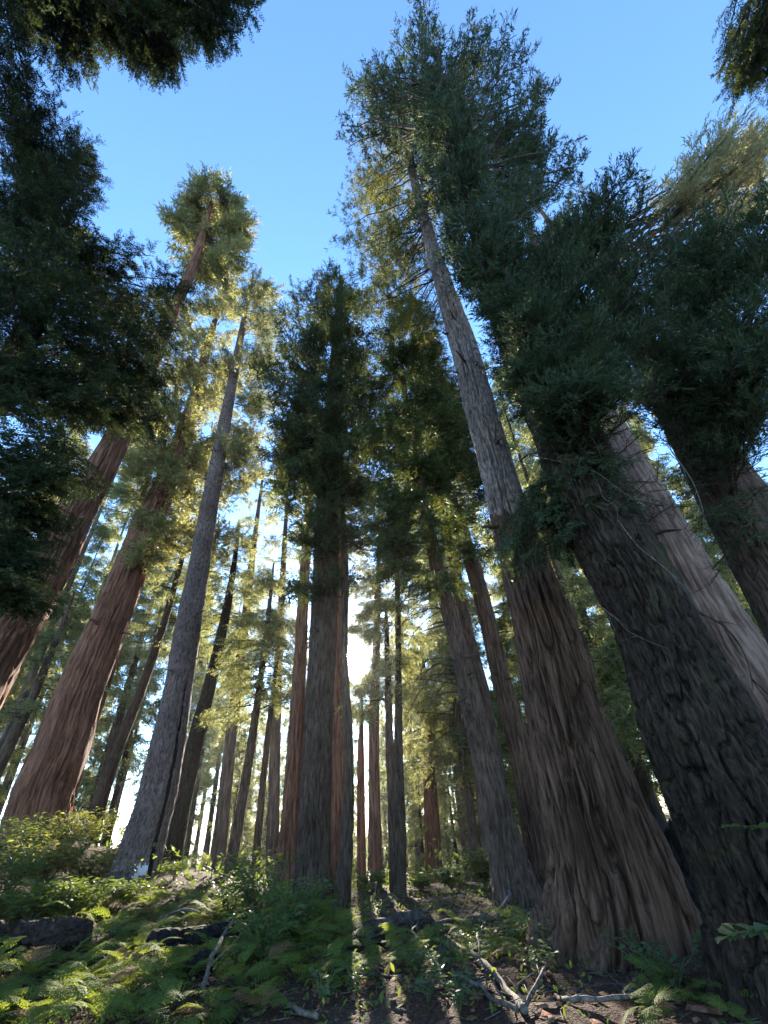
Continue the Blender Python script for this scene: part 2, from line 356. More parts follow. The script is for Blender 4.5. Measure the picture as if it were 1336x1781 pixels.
def unit(a): return a / (np.linalg.norm(a, axis=-1, keepdims=True) + 1e-9)
class Foliage:
    def __init__(s, seed): s.r = np.random.default_rng(seed); s.tw = []; s.wv = []; s.wf = []; s.nw = 0
    def add_wood(s, v, f):
        s.wv.append(v); s.wf += [q + s.nw for q in f]; s.nw += len(v)
    def bough(s, S, T, sag=.0, r0=.04, t0=.35, width=.8, nsub=10, ntw=7, size=.35, kind='fir', flat=.5, droop=.0, up=.0, leaf=True, wig=.06, subwood=True):
        r = s.r; S = np.asarray(S, float); T = np.asarray(T, float); L = np.linalg.norm(T - S)
        n = 7; t = np.linspace(0, 1, n)[:, None]
        pts = S * (1 - t) + T * t + np.array([0, 0, 1.0]) * sag * L * 4 * t * (1 - t) + r.normal(size=(n, 3)) * wig * L * .35 * np.sin(np.pi * t)
        v, f = tube(pts, r0, r0 * .25, 4, cap=False); s.add_wood(v, f)
        tv = np.gradient(pts, axis=0); tv = unit(tv)
        u = t0 + (1 - t0) * np.clip((np.arange(nsub) + r.uniform(.1, .9, nsub)) / nsub, 0, 1) ** .9
        k = u * (n - 1); k0 = np.clip(k.astype(int), 0, n - 2); fr = (k - k0)[:, None]
        bp = pts[k0] * (1 - fr) + pts[k0 + 1] * fr; bt = tv[k0]
        lat = unit(np.cross(bt, [0, 0, 1.0])) * np.where((np.arange(nsub)[:, None] + r.integers(0, 2)) % 2 == 0, -1, 1)
        vert = np.cross(lat, bt)
        sd = unit(bt * .7 + lat * r.uniform(.5, 1.0, (nsub, 1)) + vert * r.normal(size=(nsub, 1)) * (1 - flat) * .7 + np.array([0, 0, 1.0]) * (up - droop) * .8)
        sl_ = width * (1.15 - .6 * u) * r.uniform(.5, 1.15, nsub)
        se = bp + sd * sl_[:, None] + np.array([0, 0, -1.0]) * (droop * sl_ * .35)[:, None]
        if subwood:
            rs = max(.004, r0 * .16); e1 = unit(np.cross(sd, [.3, .2, .9])); e2 = np.cross(sd, e1)
            vv = []
            for a in (0, 2.094, 4.189): vv.append(bp + (e1 * math.cos(a) + e2 * math.sin(a)) * rs)
            vv.append(se)
            V = np.stack(vv, 1).reshape(-1, 3); b = np.arange(nsub) * 4
            s.add_wood(V, [np.concatenate([np.stack([b, b + 1, b + 3], 1), np.stack([b + 1, b + 2, b + 3], 1), np.stack([b + 2, b, b + 3], 1)])])
        if leaf and ntw:
            q = np.linspace(.12, 1, ntw)[None, :, None]
            tp = bp[:, None] * (1 - q) + se[:, None] * q + r.normal(size=(nsub, ntw, 3)) * .02 * width
            td = unit(sd[:, None] * .8 + r.normal(size=(nsub, ntw, 3)) * np.array([.4, .4, .4 * (1.2 - flat)]) + np.array([0, 0, 1.0]) * (up - droop))
            ts = size * r.uniform(.7, 1.3, (nsub, ntw)) * (1.1 - .35 * q[..., 0])
            s.tw.append((kind, tp.reshape(-1, 3), td.reshape(-1, 3), ts.ravel()))
    def leaf_mesh(s):
        vs = []
        r = s.r
        for kind in sorted({t[0] for t in s.tw}):
            P_ = np.concatenate([t[1] for t in s.tw if t[0] == kind]); D_ = unit(np.concatenate([t[2] for t in s.tw if t[0] == kind])); S_ = np.concatenate([t[3] for t in s.tw if t[0] == kind])
            sel = r.integers(0, len(TW[kind]), len(P_))
            up = np.array([0, 0, 1.0]) + r.normal(size=(len(P_), 3)) * .35
            y = unit(np.cross(up, D_)); z = np.cross(D_, y); R = np.stack([D_, y, z], 1)
            for q, T in enumerate(TW[kind]):
                m = sel == q
                if m.any(): vs.append((P_[m][:, None] + np.einsum('vk,mkj->mvj', T, R[m]) * S_[m][:, None, None]).reshape(-1, 3))
        v = np.concatenate(vs); return v, np.arange(len(v)).reshape(-1, 3)

TRI = [0]; DENS = 1.0
def stubs(t, n, z0, z1, seed, mat, L=(.15, .6), r=(.02, .05)):
    rg = np.random.default_rng(seed)
    for _ in range(n):
        z = rg.uniform(z0, z1); k = int(np.clip(np.searchsorted(t.c[:, 2], z), 1, len(t.c) - 2)); j = int(rg.integers(0, len(t.th)))
        p = t.V[k, j]; d = unit(p - t.c[k]); S = p - d * .06; Ln = rg.uniform(*L); r0 = rg.uniform(*r)
        q = np.stack([S, S + d * Ln * .55 + rg.normal(size=3) * .03, S + d * Ln + np.array([0, 0, -.12 * Ln])])
        v, f = tube(q, r0, r0 * .45, 6, .2, rg); mesh_obj('branch_stub', v, f, mat, t.root, smooth=True, origin=t.base)
class Tree:
    def __init__(s, name, label, cat='tree', group=None, seed=1):
        s.name, s.label, s.cat, s.group, s.seed = name, label, cat, group, seed; s.f = Foliage(seed); s.dead = None; s.root = None
    def trunk(s, pts, D, mat, fw=.12, aspect=9, amp=.03, lobes=0, lobe_amp=0., nr=120, ns=48, grooves=(), wob=.05, D1=None, base_r=None):
        """pts: (px, py, width px) bottom to top at horizontal distance D"""
        n = len(pts); W, R, K = [], [], []
        for k, (x, y, wd) in enumerate(pts):
            d = D if D1 is None else D + (D1 - D) * k / (n - 1)
            p = P(x, y, d); W.append(p); R.append(wd * depth(p) / F_PX / 2); K.append((x, y))
        g0 = float(gz(W[0][0], W[0][1])[0])
        lo = W[0].copy(); lo[2] = min(W[0][2], g0) - .45
        W = [lo] + W; R = [base_r or R[0] * 1.04] + R; K = [(K[0][0], K[0][1] + 60)] + K
        return s._trunk(np.array(W), np.array(R), mat, fw, aspect, amp, lobes, lobe_amp, nr, ns, grooves, wob, np.array(K, float))
    def trunk_at(s, x, y, H, r, mat, lean=(0, 0), nr=80, ns=32, **k):
        z0 = float(gz(x, y)[0]); t = np.linspace(0, 1, 8)
        W = np.stack([x + lean[0] * t, y + lean[1] * t, z0 - .4 + (H + .4) * t], 1); R = r * (1 - .85 * t) * (1 + .35 * np.exp(-t * 25))
        return s._trunk(W, R, mat, k.get('fw', .12), k.get('aspect', 6), k.get('amp', .02), 0, 0, nr, ns, (), .05, None)
    def _trunk(s, W, R, mat, fw, aspect, amp, lobes, lobe_amp, nr, ns, grooves, wob, key):
        V, c, r, th, hgt = trunk_grid(W, R, nr, ns, fw, aspect, amp, s.seed, lobes, lobe_amp, key, grooves, wob)
        s.V, s.c, s.r, s.th, s.hgt = V, c, r, th, hgt
        b = W[0].copy(); b[2] = float(gz(b[0], b[1])[0]); s.base = b
        s.root = thing(s.name, s.label, s.cat, b, s.group)
        f = grid_faces(nr, ns)
        s.trunk_obj = mesh_obj('trunk', V.reshape(-1, 3), [f, np.array([[(nr - 1) * ns + k for k in range(ns)]])], mat, s.root, smooth=True, origin=b)
        TRI[0] += len(f) * 2; s.mat = mat
        return s
    def patch(s, name, mask, mat, lift=.004, label=None):
        nr, ns = len(s.hgt), len(s.th); f = grid_faces(nr, ns)[mask.ravel()]
        ctr = s.c[:, None]; V = (s.V + unit(s.V - ctr) * lift).reshape(-1, 3)
        u, inv = np.unique(f, return_inverse=True)
        o = mesh_obj(name, V[u], [inv.reshape(-1, 4)], mat, s.root, smooth=True, origin=s.base)
        if label: o['label'] = label
        return o
    def attach(s, z):
        k = int(np.clip(np.searchsorted(s.c[:, 2], z), 0, len(s.c) - 1)); return s.c[k]
    def blobs(s, bl, slope=(.2, .8), fol=None, **kw):
        fo = fol or s.f; r = fo.r
        for b in bl:
            px, py, rp, D, n = b[:5]
            c = P(px, py, D); rad = rp * np.linalg.norm(c - CAM) * (F_PX / np.linalg.norm([px - CX, py - CY, F_PX])) / F_PX
            for _ in range(int(round(n * DENS))):
                d = r.normal(size=3); d = d / np.linalg.norm(d) * rad * (1.12 if r.random() < .85 else 1.5) * r.random() ** .36
                T = c + d; base = s.attach(T[2])
                hd = math.hypot(T[0] - base[0], T[1] - base[1]); S = s.attach(T[2] - hd * r.uniform(*slope))
                L = np.linalg.norm(T - S); k = dict(kw)
                k['t0'] = max(k.get('t0', .35), 1 - k.pop('reach', 2.2) * rad / max(L, .1)) if L > 0 else .3
                k['r0'] = k.get('r0', .012 * L ** .8 + .006)
                fo.bough(S, T, **k)
        return s
    def whorl(s, z0, z1, n, L0, L1, ang=(.0, .4), az=None, fol=None, **kw):
        """boughs all round the trunk between two heights"""
        fo = fol or s.f; r = fo.r
        for k in range(n):
            t = (k + r.random()) / n; S = s.attach(z0 + (z1 - z0) * t); a = r.uniform(0, 2 * np.pi) if az is None else r.uniform(*az)
            L = (L0 + (L1 - L0) * t) * r.uniform(.7, 1.15); e = r.uniform(*ang)
            T = S + L * np.array([math.cos(a) * math.cos(e), math.sin(a) * math.cos(e), math.sin(e)])
            q = dict(kw); q['r0'] = q.get('r0', .012 * L ** .8 + .005); fo.bough(S, T, **q)
        return s
    def done(s, leaf=None, wood=None, dead=None):
        if s.f.tw and leaf:
            v, f = s.f.leaf_mesh(); mesh_obj('crown', v, [f], leaf, s.root, origin=s.base); TRI[0] += len(f)
        if s.f.wv: tag(mesh_obj('branches', np.concatenate(s.f.wv), s.f.wf, wood or B_TWIG, s.root, smooth=True, origin=s.base), kind='stuff'); TRI[0] += sum(len(q) * (q.shape[1] - 2) for q in s.f.wf)
        if dead is not None and dead.wv:
            tag(mesh_obj('dead_branches', np.concatenate(dead.wv), dead.wf, B_TWIG, s.root, smooth=True, origin=s.base), kind='stuff'); TRI[0] += sum(len(q) * (q.shape[1] - 2) for q in dead.wf)
        return s
    def limb(s, pix, D, r0, name='dead_branch', mat=None, r1=None, label=None):
        """one bare limb through photo pixels at distance D (number or list)"""
        Ds = D if isinstance(D, (list, tuple)) else [D] * len(pix)
        W = np.array([P(x, y, d) for (x, y), d in zip(pix, Ds)]); q = catmull(W, max(8, 5 * len(pix)))
        q = q + (fbm(q * 5, 2, s.seed) - .5)[:, None] * np.array([.05, .05, .05])
        v, f = tube(q, r0, r1 if r1 is not None else r0 * .25, 6, .18, s.f.r)
        if name == 'dead_branch':
            vs_, nv, Ls = [v], len(v), np.linalg.norm(q[-1] - q[0])
            for _ in range(5):
                k = s.f.r.integers(2, len(q) - 2); d_ = unit(q[k + 1] - q[k - 1]) + s.f.r.normal(size=3) * .7 - np.array([0, 0, .3]); L_ = Ls * s.f.r.uniform(.08, .3)
                w_ = np.stack([q[k], q[k] + d_ * L_ * .5 + s.f.r.normal(size=3) * .06 * L_, q[k] + d_ * L_ - np.array([0, 0, .1 * L_])]); v2, f2 = tube(w_, r0 * .45, r0 * .1, 4); vs_.append(v2); f = f + [g_ + nv for g_ in f2]; nv += len(v2)
            v = np.concatenate(vs_)
        o = mesh_obj(name, v, f, mat or B_DEAD, s.root, smooth=True, origin=s.base)
        if label: o['label'] = label
        return s

# ---- the tall scaly trunk on the big flared base, right of the middle
t1 = Tree('giant_sequoia', 'massive grey-brown tree with the widest flared furrowed base right of the middle', seed=11)
t1.trunk([(1088, 1668, 285), (1082, 1600, 242), (1062, 1500, 192), (1031, 1400, 158), (1001, 1300, 133), (974, 1200, 113), (948, 1100, 96), (917, 1000, 80),
          (888, 900, 64), (861, 800, 53), (833, 700, 48), (806, 600, 42), (773, 500, 30), (743, 400, 19), (722, 320, 14), (700, 200, 9), (690, 110, 4)],
         8.7, B_REDGREY, fw=.17, aspect=12, amp=.105, lobes=9, lobe_amp=.22, nr=400, ns=200, wob=.05, D1=7.2)
t1.blobs([(690, 460, 70, 8.5, 11), (640, 420, 40, 8.4, 8), (650, 345, 45, 8.2, 8), (720, 300, 75, 8, 14), (690, 220, 60, 7.6, 10), (690, 540, 50, 8.4, 8), (790, 330, 50, 8.2, 8), (740, 420, 60, 8.3, 7)],
         slope=(-.1, .5), kind='tuft', size=.55, width=1.3, nsub=9, ntw=6, flat=.2, up=.15)
B_PINE = bark_mat('scaly_pine_bark', (.085, .060, .048), (.34, .265, .225), sc=18, stretch=.35, bump=.9)
t1.trunk_obj.data.materials.append(B_PINE)                 # the bark turns grey and scaly above the drooping boughs
nrr, nss = len(t1.hgt), len(t1.th); zc_ = P(890, 915, 8.2)[2]
mi = np.zeros(len(t1.trunk_obj.data.polygons), dtype=np.int32); mi[:(nrr - 1) * nss] = ((t1.c[:-1, 2][:, None] + .5 * (fbm(np.stack([np.cos(t1.th) * 3, np.sin(t1.th) * 3, 0 * t1.th], -1), 2, 5) - .5)[None, :]) > zc_).astype(np.int32).ravel(); mi[(nrr - 1) * nss:] = 1
t1.trunk_obj.data.polygons.foreach_set('material_index', mi)
t1.done(G_MID)
for pix in ([(735, 385), (742, 420), (760, 450), (785, 462)], [(775, 420), (778, 450), (795, 470), (806, 482)]): t1.limb(pix, 7.6, .05)
t1.limb([(872, 860), (890, 880), (875, 910), (880, 945)], 8, .03); t1.limb([(858, 815), (880, 845), (872, 880)], 8, .03)

# ---- the near black-barked trunk at the right edge
t2 = Tree('dark_conifer', 'huge black-barked mossy tree leaning in from the lower right edge', seed=23)
t2.trunk([(1392, 1790, 262), (1378, 1740, 240), (1355, 1600, 216), (1320, 1500, 212), (1284, 1400, 206), (1234, 1300, 192), (1190, 1200, 160), (1146, 1100, 132), (1098, 1000, 126),
          (1042, 900, 118), (1002, 800, 110), (976, 740, 98), (930, 660, 78), (890, 570, 60), (858, 490, 44), (835, 400, 30), (810, 290, 22), (785, 205, 12), (770, 150, 5)],
         6.9, B_MOSS, fw=.105, aspect=3.6, amp=.062, lobes=5, lobe_amp=.10, nr=400, ns=165, wob=.07, D1=5.6)
t2.blobs([(845, 445, 34, 4.7, 6), (828, 385, 34, -12, 5), (815, 310, 36, -15, 5), (790, 225, 40, -17, 6), (765, 140, 40, -20, 6), (720, 330, 45, -22, 4), (720, 70, 55, -31, 7), (650, 130, 50, -30, 6), (625, 205, 45, -27, 5), (680, 190, 60, -28, 7), (750, 130, 60, -31, 7), (800, 110, 50, -30, 5), (845, 90, 42, -29, 5), (895, 120, 40, -27, 5),
          (850, 190, 60, -26, 6), (900, 230, 50, -24, 6), (945, 255, 34, -23, 5), (975, 300, 28, -22, 3), (925, 315, 42, -21, 6), (860, 290, 70, -22, 7), (890, 390, 50, -18, 5), (820, 370, 60, -20, 6), (720, 270, 50, -26, 5),
          (640, 270, 35, -26, 3), (955, 170, 14, -27, 2), (760, 230, 60, -27, 5)],
         slope=(.7, 1.6), kind='clump', size=.46, width=1.15, nsub=11, ntw=6, flat=.25, up=.2, t0=.3, reach=3.2)
t2.blobs([(950, 460, 60, 6.2, 9), (1040, 440, 65, 6.2, 12), (1075, 365, 40, 6.2, 6), (1100, 500, 75, 6.2, 12), (1000, 545, 85, 6.1, 13), (925, 590, 60, 6.1, 9), (1090, 610, 80, 6.2, 12), (955, 670, 50, 6, 8), (1030, 650, 50, 6, 7)],
         slope=(.1, .7), kind='cord', size=.3, width=.75, nsub=13, ntw=8, flat=.1, up=.35, reach=2.6)
t2.blobs([(1000, 790, 45, 5.8, 3), (1070, 800, 45, 5.9, 3), (1110, 860, 40, 6.1, 2), (1040, 870, 36, 5.9, 2), (965, 770, 30, 5.8, 2)], slope=(-.9, -.1), kind='fir', size=.2, width=.5, nsub=8, ntw=5, flat=.6, droop=.3)
t2.blobs([(925, 655, 45, 5.1, 9), (985, 690, 45, 5.1, 10), (945, 570, 45, 5.0, 8), (900, 520, 38, 4.9, 6), (1045, 690, 45, 5.2, 9), (1000, 620, 50, 5.1, 8)], slope=(-.2, .5), kind='cord', size=.26, width=.6, nsub=12, ntw=7, flat=.1, up=.2, reach=2.6)
t2.blobs([(930, 925, 50, 6.0, 6), (885, 955, 34, 6.2, 5), (985, 895, 40, 6.0, 4), (1010, 850, 40, 5.8, 3), (955, 870, 45, 6.0, 4), (900, 890, 30, 6.2, 3)], slope=(-.9, -.1), kind='fir', size=.22, width=.55, nsub=9, ntw=6, flat=.6, droop=.3)
dead2 = Foliage(99)
t2.blobs([(1090, 740, 70, 6.3, 12), (1050, 840, 60, 6.2, 9), (1150, 800, 70, 6.5, 12), (1120, 900, 60, 6.4, 8), (1180, 900, 60, 6.5, 7)], slope=(-.7, .4), fol=dead2, leaf=False, width=.55, nsub=12, wig=.25, r0=.016, t0=.2, flat=.1)
t2.done(G_BLUE, dead=dead2)
for pix, r in (([(1000, 745), (990, 790), (996, 840), (1005, 860)], .016), ([(945, 745), (935, 775), (905, 800), (885, 840), (870, 850)], .016), ([(915, 790), (960, 800), (1035, 820), (1075, 850), (1105, 872)], .018),
               ([(995, 740), (1035, 770), (1045, 800), (1040, 825)], .02), ([(1040, 840), (1050, 865), (1070, 880), (1075, 905)], .012), ([(1000, 790), (1000, 830), (1012, 860)], .010),
               ([(1010, 1040), (1050, 1060), (1100, 1100), (1165, 1130)], .012), ([(1075, 905), (1110, 950), (1160, 990), (1230, 1060)], .014), ([(1165, 780), (1210, 850), (1225, 910), (1210, 960)], .012)):
    t2.limb(pix, 5.7, r * .62)
t2.limb([(1170, 1010), (1210, 1060), (1260, 1090), (1300, 1150), (1310, 1200)], 6.3, .018, 'dead_branch', B_DARK)

# ---- pale pink trunk behind it, and the far right dark one
t3 = Tree('pale_sequoia', 'pale pinkish smooth trunk leaning behind the black-barked tree', seed=31)
t3.trunk([(1500, 1500, 190), (1420, 1390, 168), (1330, 1250, 145), (1240, 1100, 118), (1165, 960, 92), (1090, 810, 64), (1010, 640, 40), (960, 500, 22), (920, 400, 8)], 13.0, B_PINK, fw=.22, aspect=14, amp=.04, nr=150, ns=110)
t3.whorl(18, 30, 30, 3.5, 1.5, kind='clump', size=.6, width=1.5, nsub=8, ntw=5)
t3.done(G_MID)
t4 = Tree('slanting_conifer', 'dark slim tree with low shaggy boughs slanting at the far right edge', seed=37)
t4.trunk([(1535, 1370, 128), (1455, 1220, 108), (1358, 1040, 92), (1300, 940, 80), (1232, 825, 64), (1165, 700, 48), (1110, 590, 40), (1075, 480, 22), (1050, 400, 8)], 9.5, B_DARK, fw=.09, aspect=5, amp=.03, nr=170, ns=110)
t4.blobs([(1190, 450, 45, 8.4, 7), (1245, 430, 60, 8.2, 10), (1305, 400, 60, 8.2, 8), (1220, 550, 80, 7.8, 12), (1310, 550, 75, 7.8, 11), (1325, 470, 50, 8, 5), (1190, 640, 70, 7.6, 9), (1290, 650, 70, 7.6, 9), (1330, 630, 50, 7.6, 4)],
         slope=(.0, .6), kind='cord', size=.32, width=.85, nsub=13, ntw=8, flat=.1, up=.35, reach=2.4)
t4.blobs([(1240, 730, 50, 8.2, 5), (1310, 720, 50, 8.2, 6), (1290, 800, 50, 8.4, 3), (1170, 790, 40, 8.2, 3), (1320, 860, 40, 8.6, 2), (1225, 830, 45, 8.2, 3), (1270, 900, 45, 8.5, 3), (1200, 880, 36, 8.3, 2)], slope=(-.6, .2), kind='fir', size=.2, width=.7, nsub=8, ntw=4, flat=.5, droop=.2)
dead4 = Foliage(98)
t4.blobs([(1200, 740, 70, 8.2, 10), (1290, 800, 60, 8.3, 9), (1250, 880, 60, 8.5, 9), (1300, 960, 50, 8.8, 6), (1250, 1000, 50, 8.8, 5)], slope=(-.8, .2), fol=dead4, leaf=False, width=.8, nsub=12, wig=.2, r0=.018, t0=.15, flat=.1)
t4.done(G_BLUE, B_DARK, dead=dead4)
t5 = Tree('sunlit_conifer', 'far tree at the right edge with a golden sunlit top of drooping sprays', seed=41)
t5.trunk_at(13.5, 12.5, 36, .55, B_BROWN, lean=(-2, -1))
t5.blobs([(1225, 300, 45, -29, 9), (1290, 285, 45, -30, 10), (1330, 320, 45, -29, 8), (1190, 330, 25, -27, 4), (1270, 350, 40, -27, 8), (1320, 270, 30, -31, 5)], slope=(.2, .8), kind='cord', size=.75, width=1.7, nsub=10, ntw=6, flat=.3, droop=.05)
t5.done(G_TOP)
t6 = Tree('overhanging_fir', 'dark bough of a tree standing out of frame hanging in at the upper right corner', seed=43)
t6.trunk_at(9.5, -1.5, 24, .5, B_DARK)
t6.blobs([(1300, 90, 40, -17, 9), (1330, 60, 40, -17.5, 9), (1325, 150, 35, -16.5, 8), (1290, 130, 25, -16.5, 4)], slope=(-.2, .2), kind='fir', size=.3, width=.75, nsub=11, ntw=7, flat=.4, droop=.45)
t6.done(G_DARK)

# ---- the group left of the giant
tA = Tree('brown_conifer', 'brown furrowed trunk curving up beside the left flank of the massive flared tree', seed=51)
tA.trunk([(903, 1575, 86), (886, 1500, 66), (862, 1400, 50), (839, 1300, 42), (819, 1220, 38), (803, 1150, 33), (788, 1090, 29), (772, 1030, 25), (752, 950, 22), (736, 880, 18), (720, 790, 14), (705, 690, 9), (695, 600, 4)], 12.0, B_BROWN, fw=.09, aspect=8, amp=.028, lobes=5, lobe_amp=.06, nr=220, ns=90)
tA.blobs([(720, 950, 34, 11.5, 4), (745, 1010, 22, 11.6, 2), (780, 940, 28, 11.6, 3), (670, 640, 40, 11.8, 6), (740, 640, 45, 11.8, 8), (760, 720, 50, 11.6, 9), (650, 760, 40, 11.6, 6), (680, 960, 30, 11.4, 4), (720, 570, 45, 11.8, 9), (700, 650, 50, 11.8, 10), (720, 730, 50, 11.6, 10), (690, 800, 50, 11.6, 10), (665, 890, 38, 11.5, 6), (700, 880, 40, 11.5, 7), (740, 830, 40, 11.6, 6)], slope=(-.2, .4), kind='fir', size=.5, width=1.1, nsub=10, ntw=6, flat=.5, droop=.1)
deadA = Foliage(97)
for k in range(34):
    z = 3.5 + 5.2 * deadA.r.random(); S = tA.attach(z); a = deadA.r.uniform(2.4, 4.4); L = deadA.r.uniform(1.2, 2.8)
    T = S + np.array([math.cos(a) * L, math.sin(a) * L * .7, -L * deadA.r.uniform(.25, .8)])
    deadA.bough(S, T, sag=.22, r0=.02, t0=.2, width=.7, nsub=12, leaf=False, wig=.1, droop=.3)
tA.done(G_DARK)
tag(mesh_obj('dead_branches', np.concatenate(deadA.wv), deadA.wf, B_TWIG, tA.root, smooth=True, origin=tA.base), kind='stuff')
tB = Tree('slim_conifer', 'slim dark trunk standing between the curving brown trunk and its straight neighbour', seed=53)
tB.trunk([(890, 1570, 30), (873, 1400, 26), (855, 1280, 22), (840, 1200, 20), (827, 1150, 19), (803, 1050, 18), (784, 950, 17), (762, 850, 15), (745, 760, 12), (735, 690, 5)], 14.5, B_BROWN, nr=140, ns=48)
tB.blobs([(730, 560, 40, 14, 7), (800, 700, 40, 14, 6), (720, 760, 45, 14, 7), (740, 850, 40, 14, 6), (760, 640, 50, 14, 9), (770, 730, 45, 14, 9), (740, 680, 50, 14, 8), (790, 800, 40, 14, 6)], slope=(-.2, .4), kind='fir', size=.5, width=1.2, nsub=10, ntw=6)
tB.done(G_MID)
tC = Tree('straight_conifer', 'straight greyish trunk rising right behind the left edge of the massive flared tree', seed=57)
tC.trunk([(950, 1562, 66), (941, 1500, 54), (925, 1400, 46), (904, 1300, 39), (876, 1200, 33), (853, 1100, 29), (827, 1000, 26), (803, 925, 22), (780, 850, 17), (750, 740, 10), (738, 690, 4)], 12.8, B_REDGREY, fw=.10, aspect=9, amp=.03, nr=190, ns=80)
tC.blobs([(830, 800, 40, 12.6, 5), (850, 720, 36, 13, 4), (800, 760, 40, 12.6, 8), (790, 840, 40, 12.4, 7), (820, 880, 35, 12.4, 5), (770, 800, 40, 12.5, 6), (830, 950, 25, 12.5, 3)], slope=(-.2, .4), kind='fir', size=.45, width=1.1, nsub=10, ntw=6)
tC.done(G_DARK)

# ---- the middle group round the sun
tE = Tree('central_sequoia', 'dark upright trunk in the middle just left of the sun with a dense tall crown', seed=61)
tE.trunk([(544, 1572, 74), (545, 1500, 62), (548, 1400, 54), (552, 1300, 50), (557, 1200, 48), (562, 1100, 46), (566, 1000, 43), (574, 850, 37), (582, 700, 28), (589, 560, 16), (593, 480, 5)], 14.2, B_DARK, fw=.10, aspect=8, amp=.035, lobes=5, lobe_amp=.06, nr=260, ns=100)
tE.blobs([(548, 950, 24, 13.4, 3), (600, 940, 24, 13.4, 3), (535, 1030, 16, 13.6, 2), (590, 1010, 16, 13.5, 2), (588, 555, 38, 12.8, 7), (582, 640, 44, 12.7, 8), (577, 725, 44, 12.6, 8), (574, 805, 40, 12.6, 7), (570, 870, 34, 12.7, 4), (560, 590, 34, 12.8, 5), (592, 505, 36, 13.8, 8), (535, 545, 48, 13.8, 10), (630, 545, 44, 13.8, 9), (510, 620, 52, 13.8, 11), (600, 600, 55, 13.4, 11), (650, 610, 40, 13.6, 7), (490, 700, 44, 13.6, 8), (470, 640, 26, 13.6, 3), (490, 790, 40, 13.6, 6), (660, 700, 36, 13.5, 6), (560, 690, 50, 13.5, 9), (635, 690, 42, 13.5, 8), (530, 775, 45, 13.4, 8), (610, 770, 45, 13.4, 8),
          (520, 850, 38, 13.4, 6), (600, 850, 40, 13.4, 5), (640, 850, 36, 13.3, 5), (570, 920, 35, 13.4, 3)], slope=(.0, .6), kind='clump', size=.5, width=1.15, nsub=12, ntw=6, flat=.3, up=.1)
tE.done(G_DARK)
tE2 = Tree('reddish_sequoia', 'reddish trunk peeking out between the dark central trunk and its splintered companion', seed=63)
tE2.trunk([(588, 1530, 36), (588, 1400, 30), (588, 1300, 27), (588, 1150, 22), (587, 1000, 18), (587, 850, 12), (587, 700, 4)], 19, B_RED, fw=.14, nr=90, ns=48)
tE2.whorl(14, 24, 34, 2.6, 1.2, kind='clump', size=.5, width=1.0, nsub=8, ntw=5); tE2.done(G_MID)
tE3 = Tree('splintered_fir', 'thin dark trunk with a splintered side leaning against the central trunk under the sun', seed=65)
tE3.trunk([(594, 1578, 30), (599, 1520, 24), (604, 1450, 21), (606, 1300, 17), (603, 1220, 14), (600, 1150, 13), (599, 1100, 13), (600, 1000, 12), (597, 900, 9), (595, 800, 4)], 13.6, B_DARK, nr=120, ns=40)
tE3.whorl(9.5, 12.5, 14, 1.6, .8, kind='fir', size=.4, width=.7, nsub=8, ntw=5); tE3.done(G_DARK)
tD = Tree('red_sequoia', 'red-barked straight trunk half hidden behind the left side of the dark central trunk', seed=67)
tD.trunk([(497, 1545, 44), (500, 1500, 38), (505, 1430, 33), (514, 1300, 28), (522, 1150, 22), (530, 1000, 17), (537, 880, 12), (543, 780, 5)], 18.5, B_RED, fw=.15, aspect=14, amp=.05, nr=140, ns=64)
tD.whorl(15, 23, 40, 3.0, 1.2, kind='clump', size=.55, width=1.2, nsub=9, ntw=5); tD.done(G_MID)
